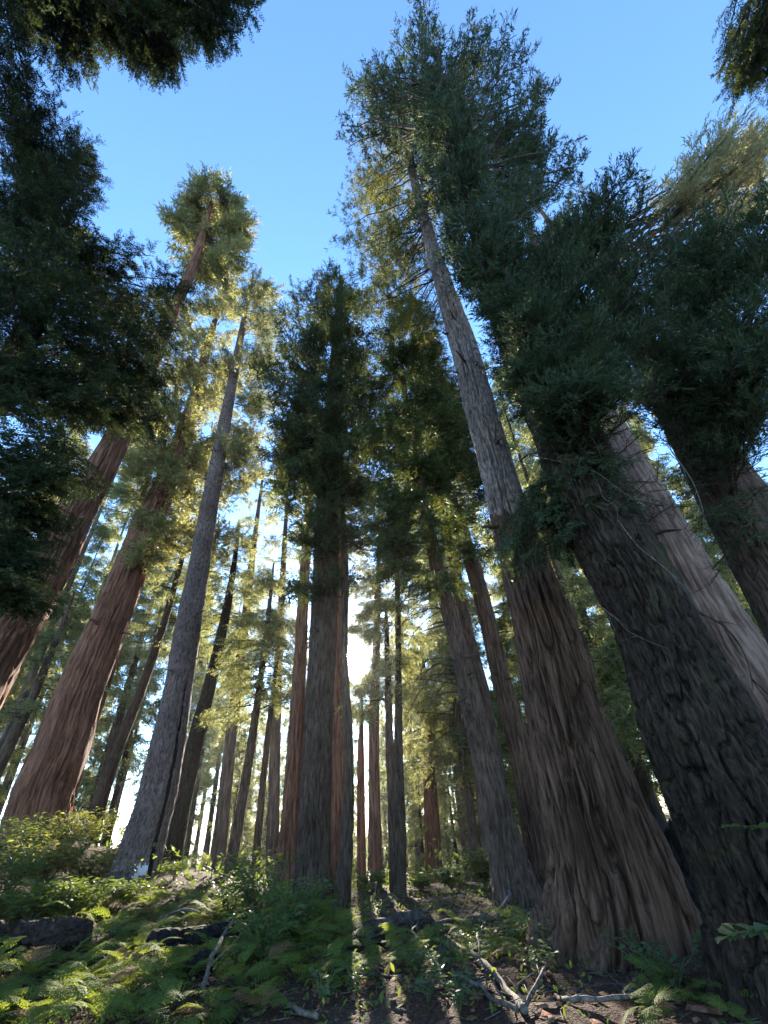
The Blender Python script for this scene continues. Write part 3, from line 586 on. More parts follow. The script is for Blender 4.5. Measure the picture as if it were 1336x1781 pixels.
for nm, lab, pts, D, mt, sd in (
    ('slender_fir', 'slender reddish trunk standing nearest below the sun', [(629, 1545, 17), (628, 1400, 14), (628, 1300, 11), (629, 1250, 7), (630, 1205, 3)], 19, B_RED, 71),
    ('slender_fir', 'pale reddish straight trunk just right of the sun', [(652, 1555, 25), (651, 1400, 20), (651, 1250, 17), (655, 1120, 13), (658, 1000, 9), (660, 920, 4)], 18, B_RED, 72),
    ('slender_fir', 'dark twin trunk forked near the foot right of the sun, right stem', [(694, 1562, 28), (694, 1450, 24), (693, 1300, 15), (693, 1150, 11), (691, 1000, 8), (688, 900, 4)], 15, B_DARK, 73),
    ('slender_fir', 'brown stem pressed to the left of the dark twin trunk', [(686, 1560, 17), (682, 1400, 15), (678, 1300, 14), (674, 1150, 10), (671, 1050, 5)], 15.6, B_BROWN, 74),
    ('slender_fir', 'greyish leaning thin trunk right of the sunlit reddish broken trunk', [(832, 1545, 18), (820, 1430, 15), (806, 1320, 13), (790, 1200, 10), (772, 1050, 5)], 20, B_BROWN, 75),
    ('slender_fir', 'thin brown trunk pressed against the left edge of the curving brown trunk', [(848, 1545, 15), (838, 1430, 13), (826, 1320, 10), (806, 1180, 5)], 21, B_FAR, 76),
    ('slender_fir', 'stout reddish trunk with yellow-lit foliage between the twin trunk and curving trunk', [(757, 1552, 34), (752, 1450, 28), (746, 1330, 21), (738, 1200, 13), (733, 1120, 5)], 22, B_RED, 77),
    ('slender_fir', 'leaning dark trunk second to the left of the red half hidden trunk', [(398, 1530, 21), (420, 1400, 17), (436, 1300, 14), (452, 1190, 11), (468, 1060, 7), (476, 980, 3)], 21, B_BROWN, 78),
    ('slender_fir', 'leaning thin trunk next to the left of the red half hidden trunk', [(441, 1540, 15), (452, 1420, 12), (465, 1290, 10), (480, 1160, 7), (490, 1050, 3)], 21.5, B_BROWN, 79),
    ('slender_fir', 'mossy olive trunk leaning right behind the grey fir with the burn scar', [(292, 1510, 40), (313, 1410, 32), (345, 1270, 26), (375, 1150, 19), (398, 1040, 13), (415, 930, 5)], 25, B_MOSS, 80),
    ('slender_fir', 'dark straight trunk between the big red left trunk and the grey scarred fir', [(153, 1480, 26), (178, 1385, 22), (210, 1290, 18), (240, 1215, 16), (280, 1100, 12), (312, 990, 8), (335, 900, 3)], 28, B_DARK, 81),
    ('slender_fir', 'thin reddish trunk close behind the right side of the big red left trunk', [(98, 1450, 24), (122, 1380, 21), (155, 1270, 18), (185, 1190, 14), (215, 1090, 10), (250, 970, 4)], 30, B_RED, 82),
    ('slender_fir', 'mossy stem fused to the left side of the big red left trunk', [(52, 1440, 30), (105, 1270, 22), (148, 1150, 18), (190, 1030, 14), (240, 890, 9), (262, 820, 4)], 25.5, B_MOSS, 83),
    ('slender_fir', 'dark leaning trunk at the left edge below the leaning red trunk', [(-25, 1385, 22), (20, 1290, 18), (58, 1210, 14), (95, 1120, 10), (130, 1030, 4)], 30, B_BROWN, 84),
    ('slender_fir', 'leafy pale conifer filling the gap between the grey scarred fir and the dark central trunk', [(472, 1545, 24), (479, 1300, 18), (487, 1100, 13), (496, 930, 8), (503, 810, 3)], 25, B_FAR, 86),
    ('slender_fir', 'leafy conifer rising directly behind the upper part of the grey scarred fir', [(375, 1540, 26), (400, 1300, 20), (424, 1100, 15), (444, 930, 9), (458, 820, 3)], 29, B_FAR, 87),
    ('slender_fir', 'reddish brown trunk seen in the gap between the flared and black-barked trees', [(1218, 1560, 40), (1196, 1460, 32), (1168, 1360, 24), (1130, 1230, 15), (1100, 1130, 8), (1085, 1080, 3)], 17, B_BROWN, 85)):
    t = Tree(nm, lab, seed=sd); t.trunk(pts, D, mt, fw=.11, aspect=8, amp=.02, nr=90, ns=36)
    zt = t.c[-1][2]; zl = {71: .5, 74: .55, 83: .8, 79: .55, 80: .55, 81: .5}.get(sd, .42); z0 = t.base[2] + (zt - t.base[2]) * zl
    if sd == 72:
        t.blobs([(638, 1000, 30, 18, 18), (632, 1060, 18, 18, 16), (612, 1030, 12, 18.6, 9), (648, 1108, 11, 18, 10), (658, 1150, 13, 18, 13), (646, 1190, 12, 18, 10), (628, 1203, 9, 18.5, 8), (632, 1235, 16, 18.5, 14), (615, 960, 20, 18.6, 12), (658, 1040, 22, 18, 12), (612, 1095, 9, 18.6, 9), (632, 1100, 9, 18, 8), (622, 1198, 9, 18.6, 8), (602, 1190, 5, 19, 3), (690, 960, 24, 18, 9), (605, 1230, 8, 19, 5)], slope=(-.3, .3), kind='fir_s', size=.26, width=.4, nsub=8, ntw=5, flat=.3, droop=.2)
    if sd != 71: t.whorl(z0, zt - .3, {72: 14, 73: 20, 74: 14}.get(sd, 48), 2.7 if sd not in (72, 73, 74) else 1.3, .5, ang=(-.35, .15), kind='fir_s', size=.5, width=.9, nsub=8, ntw=5, flat=.6, droop=.25)
    t.done(G_FAR)

# ---- the left group
tH = Tree('grey_fir', 'grey scaly fir with a long black burn scar and a white patch at its foot', seed=91)
tH.trunk([(231, 1536, 88), (246, 1478, 74), (270, 1400, 64), (291, 1300, 57), (310, 1200, 46), (326, 1100, 42), (344, 1000, 35), (361, 900, 30), (370, 850, 27), (388, 750, 21), (407, 650, 15), (422, 570, 10), (435, 505, 6), (442, 470, 2)], 20.0, B_FIR,
         fw=.12, aspect=3.5, amp=.03, lobes=4, lobe_amp=.06, nr=280, ns=110, grooves=[(.52, .055, .22, .3, 7.2)])
dd = ((tH.th + np.pi) % (2 * np.pi)) - np.pi
def hmask(a0, a1, h0, h1):
    hm = (tH.hgt[:-1] > h0) & (tH.hgt[:-1] < h1); am = (dd > a0) & (dd < a1); return hm[:, None] & am[None, :]
wobm = (vnoise(np.stack([tH.hgt[:-1] * 1.3, 0 * tH.hgt[:-1], 0 * tH.hgt[:-1] + 3], -1), 91 + 91) - .5) * .055 * 1.2
hm = (tH.hgt[:-1] > .45) & (tH.hgt[:-1] < 6.6)
wsc = .075 + .10 * np.exp(-(tH.hgt[:-1] - .4) / .7)
tH.patch('burn_scar', hm[:, None] & (np.abs(dd[None, :] - .52 + wobm[:, None]) < np.minimum(wsc, .2)[:, None] * np.clip((7 - tH.hgt[:-1]) / 3, .35, 1)[:, None]), B_CHAR, .006, 'long black burnt fissure')
jag = fbm(np.stack([dd * 11, 0 * dd, 0 * dd], -1), 3, 4); jag2 = fbm(np.stack([dd * 8 + 30, 0 * dd, 0 * dd], -1), 3, 6)
pm = (tH.hgt[:-1, None] > .44 + .30 * jag[None, :]) & (tH.hgt[:-1, None] < .62 + .45 * jag2[None, :] + .25 * dd[None, :]) & (dd[None, :] > -.06 + .5 * (fbm(np.stack([tH.hgt[:-1] * 9, 0 * tH.hgt[:-1], 0 * tH.hgt[:-1]], -1), 2, 8)[:, None] - .5)) & (dd < .42)[None, :]
tH.patch('bare_patch', pm, B_ASH, .008, 'white bare wood patch')
tH.blobs([(447, 492, 20, 19.6, 4), (466, 505, 18, 19.5, 4), (428, 525, 22, 19.6, 4), (450, 540, 30, 19.5, 4), (475, 630, 24, 19.4, 4), (440, 560, 36, 19.6, 5), (435, 640, 36, 19.9, 5), (465, 610, 32, 19.8, 6), (440, 720, 30, 19.9, 4), (465, 700, 30, 19.8, 5), (475, 560, 22, 19.5, 4), (380, 790, 28, 19.8, 4), (430, 800, 28, 19.6, 4), (395, 640, 25, 19.6, 4)], slope=(-.1, .3), kind='fir', size=.6, width=1.3, nsub=10, ntw=5, flat=.5)
deadH = Foliage(96)
tH.blobs([(450, 500, 30, 19.5, 14), (470, 510, 16, 19.4, 6), (420, 520, 20, 19.5, 5)], slope=(.4, 1), fol=deadH, leaf=False, r0=.035, width=.8, nsub=8, t0=.2)
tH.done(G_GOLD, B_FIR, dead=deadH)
tI = Tree('left_sequoia', 'big red-barked sequoia at the left leaning towards the middle', seed=93)
tI.trunk([(52, 1478, 104), (60, 1450, 98), (76, 1375, 92), (107, 1300, 84), (140, 1200, 71), (172, 1125, 64), (203, 1050, 58), (243, 950, 50), (285, 850, 38), (312, 780, 30), (340, 690, 20), (362, 600, 12), (385, 520, 4)], 24.0, B_RED, fw=.26, aspect=14, amp=.10, nr=240, ns=110, lobes=5, lobe_amp=.04)
tI.limb([(293, 850), (315, 825), (345, 790), (372, 762)], 23.5, .42, 'limb', B_RED, .25)
tI.blobs([(410, 660, 34, 23.3, 6), (420, 760, 34, 23, 6), (330, 860, 36, 23, 6), (430, 860, 34, 23, 5), (400, 930, 34, 23, 5), (450, 790, 34, 23, 5), (220, 760, 36, 23.3, 5), (330, 560, 40, 23.5, 8), (385, 560, 36, 23.5, 8), (350, 620, 50, 23.4, 10), (295, 640, 40, 23.6, 8), (300, 720, 48, 23.4, 9), (370, 690, 40, 23.3, 8), (255, 730, 38, 23.5, 7), (340, 780, 40, 23.2, 7), (275, 800, 30, 23.3, 5), (375, 500, 30, 23.5, 5), (290, 900, 28, 23, 3), (320, 940, 26, 23, 3), (265, 970, 18, 23, 2), (245, 820, 25, 23.3, 3), (360, 830, 28, 23, 4)],
         slope=(.0, .6), kind='clump', size=.75, width=1.6, nsub=11, ntw=6, flat=.25)
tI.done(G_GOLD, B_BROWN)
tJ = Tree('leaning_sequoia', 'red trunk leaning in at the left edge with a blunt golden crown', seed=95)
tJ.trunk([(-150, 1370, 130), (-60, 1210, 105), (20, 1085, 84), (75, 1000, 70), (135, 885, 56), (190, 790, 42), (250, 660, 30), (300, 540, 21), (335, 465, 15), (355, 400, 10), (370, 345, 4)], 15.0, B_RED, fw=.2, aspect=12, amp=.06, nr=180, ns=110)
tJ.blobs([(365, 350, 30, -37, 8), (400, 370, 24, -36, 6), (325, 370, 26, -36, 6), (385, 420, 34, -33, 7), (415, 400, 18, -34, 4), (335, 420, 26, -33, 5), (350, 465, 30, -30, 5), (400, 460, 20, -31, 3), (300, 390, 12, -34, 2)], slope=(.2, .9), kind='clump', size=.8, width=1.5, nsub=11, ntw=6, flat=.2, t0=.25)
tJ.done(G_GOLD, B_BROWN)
tL = Tree('shadowed_fir', 'near dark fir at the left edge whose shaded boughs hide most of the upper left', seed=101)
tL.trunk([(-420, 1330, 110), (-260, 1080, 84), (-150, 900, 62), (-60, 740, 50), (20, 630, 40), (80, 520, 26), (110, 430, 10)], 9.6, B_DARK, fw=.09, aspect=5, amp=.03, nr=90, ns=48)
tL.blobs([(235, 720, 36, 8.2, 6), (265, 655, 36, 8.2, 6), (290, 590, 30, 8.2, 5), (30, 430, 75, 8.4, 14), (120, 420, 75, 8.4, 14), (205, 470, 65, 8.4, 13), (262, 540, 48, 8.2, 9), (60, 550, 75, 8.2, 13), (160, 580, 75, 8.2, 14), (240, 630, 55, 8.2, 9), (60, 670, 55, 8.1, 7), (150, 700, 55, 8.1, 10), (205, 690, 40, 8.1, 6), (40, 320, 70, 8.3, 12), (20, 190, 60, 8.2, 9), (90, 270, 55, 8.3, 9),
          (150, 260, 36, 8.3, 6), (40, 820, 50, 8.1, 8), (95, 880, 45, 8.1, 8), (40, 950, 50, 8.1, 8), (120, 800, 40, 8.1, 5), (20, 1020, 30, 8.1, 4), (20, 90, 40, 8, 5), (300, 500, 22, 8.2, 3)],
         slope=(-.3, .4), kind='fir', size=.27, width=.8, nsub=13, ntw=8, flat=.55, droop=.25)
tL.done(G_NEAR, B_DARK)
tK = Tree('overhanging_fir', 'black-green hanging boughs of a tree out of frame across the upper left corner', seed=103)
tK.trunk_at(-7.5, -1.0, 26, .5, B_DARK)
tK.blobs([(100, 30, 50, -17, 12), (180, 40, 55, -17, 13), (270, 45, 55, -17, 13), (350, 30, 45, -17, 11), (420, 5, 36, -17, 8), (40, 20, 50, -16, 6), (250, 105, 28, -16.5, 6), (320, 85, 30, -16.5, 6), (150, 100, 28, -16.5, 5), (380, 70, 20, -16.5, 3)], slope=(-.2, .2), kind='fir', size=.28, width=.75, nsub=12, ntw=8, flat=.4, droop=.5)
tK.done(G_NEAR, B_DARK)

stubs(t1, 14, 6, 16, 1, B_BROWN); stubs(tA, 12, 3, 8, 2, B_BROWN, (.2, .7), (.015, .035)); stubs(tC, 10, 4, 9, 3, B_BROWN, (.2, .6), (.015, .03))
stubs(tE, 16, 4, 11, 4, B_DARK, (.2, .8), (.015, .04)); stubs(tH, 16, 6, 20, 5, B_FIR, (.2, .7), (.02, .045)); stubs(tI, 10, 9, 19, 6, B_RED, (.3, .9), (.04, .09)); stubs(t2, 8, 4, 8, 7, B_MOSS, (.15, .5), (.015, .03)); stubs(tD, 8, 6, 13, 8, B_RED, (.2, .6), (.02, .04))

# ------------------------------------------------------------------ the forest beyond the rise
def conifer(H, r, cb, R, n, seed, kind='fir_s', size=.7, mat=None, bmat=None, droop=.3, ang=(-.45, .05)):
    fo = Foliage(seed); rg = fo.r
    t = np.linspace(0, 1, 6); W = np.stack([.15 * np.sin(t * 3 + seed), .15 * np.cos(t * 2 + seed), -.8 + (H + .8) * t], 1)
    V, c, rr, th, hg = trunk_grid(W, r * (1 - .93 * t) * (1 + .3 * np.exp(-t * 20)), 36, 20, fw=.12, aspect=7, amp=.02, seed=seed)
    for k in range(n):
        u = (k + rg.random()) / n; z = H * (cb + (1 - cb) * u); a = rg.uniform(0, 6.283); L = (R * (1 - u) ** .8 + .3) * rg.uniform(.55, 1.15) * (1 if u > .12 else .7); e = rg.uniform(*ang) + .5 * u
        S = np.array([W[0][0], W[0][1], z]); T = S + L * np.array([math.cos(a) * math.cos(e), math.sin(a) * math.cos(e), math.sin(e)])
        fo.bough(S, T, r0=.012 + .006 * L, t0=.12, width=.42 * L + .25, nsub=7, ntw=5, size=size, kind=kind, flat=.6, droop=droop, subwood=False)
    return (V.reshape(-1, 3), grid_faces(36, 20)), fo
FAR = []
for k, (H, r, cb, R, n, kd, sz) in enumerate(((26, .30, .30, 2.3, 68, 'fir_s', .75), (32, .38, .38, 2.6, 70, 'fir_s', .8), (22, .24, .15, 2.2, 74, 'fir_s', .65), (36, .50, .48, 3.0, 66, 'clump_s', .95), (17, .18, .08, 2.0, 66, 'fir_s', .6), (29, .30, .42, 2.0, 58, 'clump_s', .8), (9, .10, .03, 1.5, 70, 'fir_s', .45))):
    (tv, tf), fo = conifer(H, r, cb, R, n, 200 + k, kd, sz)
    tr = mesh_obj('trunk', tv, [tf], B_FAR if k % 2 else B_BROWN, smooth=True)
    lv, lf = fo.leaf_mesh(); cr = mesh_obj('crown', lv, [lf], G_FAR); br = tag(mesh_obj('branches', np.concatenate(fo.wv), fo.wf, B_TWIG, smooth=True), kind='stuff')
    TRI[0] += len(lf) + len(tf) * 2
    FAR.append([H, R, (tr, cr, br)])
SPOTS = [gpt(*q) for q in ((200, 1690), (120, 1740), (440, 1570), (60, 1505), (770, 1690), (690, 1640), (720, 1600), (250, 1560))] + [P(60, 1480, 22), P(75, 1480, 17), P(60, 1500, 17), P(30, 1530, 15), P(110, 1500, 17), gpt(230, 1640), gpt(300, 1590), gpt(650, 1600), gpt(700, 1580), gpt(740, 1620), gpt(800, 1700), gpt(620, 1680), gpt(830, 1640), P(848, 1550, 15), P(440, 1540, 15)]
rb = random.Random(5); used = []
main = [o.location for o in COL.objects if o.type == 'EMPTY']
def clear_of_light(x, y, H, R, z0):
    for s_ in SPOTS:
        dx, dy = x - s_[0], y - s_[1]; ux, uy = math.sin(SUN_AZ), math.cos(SUN_AZ); al = dx * ux + dy * uy
        if al <= 0: continue
        off = abs(dx * uy - dy * ux); zz = s_[2] + al * math.tan(SUN_EL)
        f = (zz - z0) / H
        if f < 1 and off < (1 - max(f, .2)) * R * .8 + .35: return False
    return True
cnt = 0; first = [True] * len(FAR)
labs = ['tall narrow conifer in the backlit forest beyond the rise', 'tall bare-stemmed conifer in the backlit forest beyond the rise', 'bushy yellow-green conifer in the backlit forest beyond the rise', 'broad-crowned far tree in the backlit forest beyond the rise', 'short full conifer in the backlit forest beyond the rise', 'thin high-crowned tree in the backlit forest beyond the rise', 'small young conifer in the backlit forest beyond the rise']
names = ['far_fir', 'far_pine', 'far_fir', 'far_sequoia', 'young_fir', 'far_pine', 'young_fir']
for k in range(6000):
    az = math.radians(rb.uniform(-50, 46)); D = 22 + 95 * rb.random() ** 1.3
    if az < math.radians(-22): D = max(D, 31)
    x, y = D * math.sin(az), D * math.cos(az)
    j = rb.choice([0, 0, 1, 1, 2, 2, 3, 4, 4, 5, 6]); H, R, parts = FAR[j]; sc = rb.uniform(.8, 1.2); tall = rb.uniform(.95, 1.35)
    if any((x - q[0]) ** 2 + (y - q[1]) ** 2 < (1.7 + .026 * D) ** 2 for q in used): continue
    if any((x - q[0]) ** 2 + (y - q[1]) ** 2 < 7 for q in main): continue
    z0 = float(gz(x, y)[0])
    rs = D * math.tan(SUN_EL) + EYE                                   # height of the sun's sight line there
    offd = abs(math.degrees(az - SUN_AZ)); need = math.degrees(R * sc * .6 * max(.15, 1 - (rs - z0) / (H * sc * tall)) / D) + 1.3
    if z0 + H * sc * tall > rs - 1.2 and offd < need: continue
    if not clear_of_light(x, y, H * sc * tall, R * sc, z0): continue
    used.append((x, y)); cnt += 1
    e = thing(names[j], labs[j], 'tree', (x, y, z0), 'backlit ' + ['tall narrow firs', 'tall pines', 'bushy firs', 'far sequoias', 'short firs', 'thin pines', 'young firs'][j] + ' beyond the rise', rb.uniform(0, 6.28)); e.scale = (sc, sc, sc * tall)
    for q in parts:
        if first[j]: q.parent = e
        else:
            c = q.copy(); COL.objects.link(c); c.parent = e
    first[j] = False
    if cnt >= 215: break
cnt2 = 0
for k in range(6000):                                     # young growth filling in between the tall stems
    az = math.radians(rb.uniform(-50, 44)); D = 22 + 55 * rb.random() ** 1.2
    if az < math.radians(-22): D = max(D, 30)
    x, y = D * math.sin(az), D * math.cos(az); j = rb.choice([4, 4, 6, 2]); H, R, parts = FAR[j]; sc = rb.uniform(.75, 1.15)
    if any((x - q[0]) ** 2 + (y - q[1]) ** 2 < 1.5 for q in used) or any((x - q[0]) ** 2 + (y - q[1]) ** 2 < 5 for q in main): continue
    z0 = float(gz(x, y)[0]); rs = D * math.tan(SUN_EL) + EYE
    if z0 + H * sc > rs - 1.2 and abs(math.degrees(az - SUN_AZ)) < 3.0: continue
    if not clear_of_light(x, y, H * sc, R * sc, z0): continue
    used.append((x, y)); cnt2 += 1
    e = thing(names[j], labs[j], 'tree', (x, y, z0), 'backlit ' + {4: 'short firs', 6: 'young firs', 2: 'bushy firs'}[j] + ' beyond the rise', rb.uniform(0, 6.28)); e.scale = (sc, sc, sc)
    for q in parts:
        if first[j]: q.parent = e
        else:
            c = q.copy(); COL.objects.link(c); c.parent = e
    first[j] = False
    if cnt2 >= 42: break
for j, q in enumerate(first):
    if q:
        for p_ in FAR[j][2]: bpy.data.objects.remove(p_)

# ------------------------------------------------------------------ logs, stumps, fallen branches
def stick(name, label, cat, pix, r0, r1, mat, lift=.02, group=None, ns=8, rough=.15, seed=0, lifts=None, wig=.03):
    rg = np.random.default_rng(seed + 300)
    W = np.array([gpt(x, y, (lifts[k] if lifts else lift) + r0 * .6) for k, (x, y) in enumerate(pix)])
    q = catmull(W, max(10, 9 * len(pix))); q = q + (np.stack([fbm(q * 3 + 9 * k, 2, seed + k) for k in range(3)], 1) - .5) * wig * 2
    r0 *= .72; r1 *= .72
    v, f = tube(q, r0, r1, ns, rough, rg); b = q[0].copy(); b[2] = float(gz(b[0], b[1])[0])
    nv = len(v); Ls = np.linalg.norm(q[-1] - q[0]); vs_ = [v]
    for _ in range(rg.integers(2, 6)):                    # broken side twigs, part of the same piece
        k = rg.integers(2, len(q) - 2); a = rg.uniform(0, 6.28); d_ = unit(q[k + 1] - q[k - 1]) * rg.uniform(.3, .9) + np.array([math.cos(a), math.sin(a), rg.uniform(-.1, .5)]); L_ = Ls * rg.uniform(.05, .22)
        w_ = np.stack([q[k], q[k] + d_ * L_ * .5 + rg.normal(size=3) * .02 * L_, q[k] + d_ * L_]); v2, f2 = tube(w_, r0 * .4, r0 * .12, 5, .1, rg); vs_.append(v2); f = f + [g_ + nv for g_ in f2]; nv += len(v2)
    v = np.concatenate(vs_)
    o = mesh_obj(name, v, f, mat, None, smooth=True, origin=b); return tag(o, label, cat, group)
def log(name, label, a, b, r, mat, seed, n=60, ns=40, lift=.3, amp=.04, bend=0.0):
    A, B = gpt(*a, lift * r), gpt(*b, lift * r); t = np.linspace(0, 1, 5)[:, None]; W = A * (1 - t) + B * t + np.array([0, 0, 1.0]) * bend * np.sin(np.pi * t)
    V, c, r_, th, hg = trunk_grid(W, np.array([r, r * 1.03, r * .97, r * .92, r * .7]), n, ns, fw=.09, aspect=4, amp=amp, seed=seed, wob=.14)
    base = A.copy()
    root = thing(name, label, 'log', base)
    mesh_obj('body', V.reshape(-1, 3), [grid_faces(n, ns)], mat, root, smooth=True, origin=base)
    for k, nm in ((0, 'broken_end'), (-1, 'broken_end')):
        rg = np.random.default_rng(seed + k); ring = V[k]; ax = unit(c[k] - c[k - 1 if k else 1]); inn = c[k] + (ring - c[k]) * .5 + ax * rg.normal(size=(ns, 1)) * .03
        vv = np.concatenate([ring, inn, [c[k] + ax * .02]]); i = np.arange(ns); j = (i + 1) % ns
        mesh_obj(nm, vv, [np.stack([i, j, j + ns, i + ns], 1), np.stack([i + ns, j + ns, 0 * i + 2 * ns], 1)], mat, root, origin=base)
    return root
log('charred_log', 'thick charred log lying at the left edge among ferns', (-140, 1672), (150, 1648), .23, B_CHARGREY, 401, lift=.6, amp=.08)
log('burnt_log', 'black burnt log with a pale root below the middle bush', (258, 1664), (428, 1628), .17, B_CHAR, 402, lift=.7, bend=-.05)
log('fallen_log', 'dark fallen log slanting in the middle of the clearing', (622, 1652), (735, 1610), .15, B_LOG, 403, lift=.6)
log('burnt_snag', 'small black charred stub poking out of ferns beside the leaning grey stick', (338, 1702), (362, 1682), .16, B_CHAR, 404, n=30)
log('burnt_snag', 'low black charred lump at the edge of the ferns in the middle', (590, 1668), (628, 1664), .10, B_CHAR, 405, n=30)
def stump(name, label, px, py, r, h, mat, seed):
    b = gpt(px, py); t = np.linspace(0, 1, 6); rg = np.random.default_rng(seed)
    W = np.stack([b[0] + .1 * t, b[1] + 0 * t, b[2] - .3 + (h + .3) * t], 1); V, c, r_, th, hg = trunk_grid(W, r * np.array([1.25, 1.1, 1, .95, .85, .6]), 60, 64, fw=.16, aspect=2.5, amp=.10, seed=seed, wob=.25)
    top = (fbm(np.stack([np.cos(th) * 2, np.sin(th) * 2, 0 * th], -1), 2, seed) - .5) * h * 1.1
    V[:, :, 2] += np.clip((np.arange(60) / 59.0)[:, None] - .45, 0, 1) * top[None, :] * 1.6
    root = thing(name, label, 'stump', b); mesh_obj('body', V.reshape(-1, 3), [grid_faces(60, 64)], mat, root, smooth=True, origin=b)
    cc = V[-1].mean(0) - np.array([0, 0, .25]); vv = np.concatenate([V[-1], [cc]]); i = np.arange(64)
    mesh_obj('broken_top', vv, [np.stack([i, (i + 1) % 64, 0 * i + 64], 1)], mat, root, origin=b)
stump('charred_stump', 'blue-black charred stump leaning on the right flank of the flared tree', 1185, 1612, .55, 1.25, B_CHAR, 411)
stump('charred_stump', 'low dark burnt stump in the gap before the black-barked tree', 1238, 1600, .42, .55, B_CHARGREY, 412)
FG = 'fallen branches'
stick('fallen_branch', 'long grey-brown dead branch arching up to the flared trunk', 'branch', [(755, 1622), (800, 1612), (868, 1604), (930, 1592)], .075, .05, B_LOG, .02, seed=1)
stick('fallen_branch', 'thin crooked limb propped against the foot of the flared tree', 'branch', [(862, 1602), (885, 1590), (912, 1572), (958, 1566)], .045, .03, B_DEAD, seed=2, lifts=[.02, .15, .32, .45])
stick('fallen_branch', 'thick silvery stick running down to the bottom right of the herbs', 'branch', [(790, 1648), (850, 1695), (885, 1740), (918, 1775)], .035, .045, B_DEAD, .04, seed=3)
stick('fallen_branch', 'second silvery stick joining the thick one at its lower end', 'branch', [(785, 1705), (830, 1728), (872, 1760), (905, 1778)], .022, .03, B_DEAD, .05, seed=4)
stick('fallen_branch', 'short stick forking up right from the joined silvery sticks', 'branch', [(912, 1776), (935, 1745), (960, 1708)], .028, .015, B_DEAD, seed=5, lifts=[.05, .08, .12])
stick('fallen_branch', 'dark thin stick crossing the herbs between the silvery sticks', 'branch', [(838, 1690), (846, 1722), (870, 1752), (890, 1772)], .014, .012, B_LOG, seed=6, lifts=[.3, .2, .1, .03])
stick('fallen_branch', 'pale straight stick lying on bare duff at the bottom right', 'branch', [(968, 1742), (1010, 1750), (1060, 1752), (1118, 1748)], .032, .026, B_DEAD, .02, seed=7)
stick('fallen_branch', 'grey stick leaning out of the ferns left of the middle', 'branch', [(352, 1735), (366, 1700), (388, 1672), (404, 1655)], .04, .03, B_DEAD, seed=8, lifts=[.05, .2, .3, .4])
stick('fallen_branch', 'pale curved root lying along the top of the burnt log', 'branch', [(250, 1640), (275, 1628), (305, 1622), (345, 1624)], .03, .025, B_DEAD, seed=9, lifts=[.1, .25, .3, .3])
stick('fallen_branch', 'brown root-like branch across the bare duff in the middle', 'branch', [(610, 1700), (650, 1706), (700, 1706)], .035, .022, B_LOG, .02, seed=10)
stick('fallen_branch', 'branch half buried in duff at the bottom middle', 'branch', [(498, 1755), (520, 1768), (548, 1784)], .03, .03, B_DEAD, .02, seed=11)
stick('fallen_branch', 'thin pale twig standing slanted beside the dark fallen log', 'branch', [(640, 1640), (650, 1615), (658, 1595)], .012, .008, B_DEAD, seed=12, lifts=[.0, .25, .5])
stick('fallen_branch', 'long thin twig across the duff below the flared trunk', 'branch', [(1040, 1672), (1068, 1710), (1110, 1735), (1150, 1765)], .010, .008, B_DEAD, .02, seed=13)
stick('fallen_branch', 'bleached twig bundle lying against the sunny bank', 'branch', [(690, 1652), (712, 1635), (732, 1606)], .03, .012, B_DEAD, .06, seed=14)
rs_ = np.random.default_rng(77)
sv, sf, nsv = [], [], 0
for k in range(3200):                                     # loose twigs and needles: too many to count
    px, py = rs_.uniform(-20, 1356), rs_.uniform(1540, 1790); p = None
    x = rs_.uniform(-8, 9); y = rs_.uniform(4.2, 15); L = rs_.uniform(.06, .4) * (1.6 if rs_.random() < .1 else 1); a = rs_.uniform(0, 6.28)
    d = np.array([math.cos(a), math.sin(a), 0]) * L / 2; z = float(0)
    sv.append((x, y, a, L))
q = np.array(sv); zc = gz(q[:, 0], q[:, 1]) + .012; dx = np.cos(q[:, 2]) * q[:, 3] / 2; dy = np.sin(q[:, 2]) * q[:, 3] / 2
za = gz(q[:, 0] - dx, q[:, 1] - dy) + .012; zb = gz(q[:, 0] + dx, q[:, 1] + dy) + .014
A = np.stack([q[:, 0] - dx, q[:, 1] - dy, za], 1); B = np.stack([q[:, 0] + dx, q[:, 1] + dy, zb], 1); td = unit(B - A); e1 = unit(np.cross(td, [0, 0, 1.0])); e2 = np.cross(e1, td)
rad = (.003 + .006 * rs_.random(len(q)) ** 2)[:, None]; vv = []
for base_ in (A, B):
    for ang in (0, 2.094, 4.189): vv.append(base_ + (e1 * math.cos(ang) + e2 * math.sin(ang)) * rad)
V = np.stack(vv, 1).reshape(-1, 3); b6 = np.arange(len(q)) * 6
F = np.concatenate([np.stack([b6 + i, b6 + (i + 1) % 3, b6 + 3 + (i + 1) % 3, b6 + 3 + i], 1) for i in range(3)])
tag(mesh_obj('twig_litter', V, [F], B_DEAD), 'scattered dead twigs on the forest floor', kind='stuff')

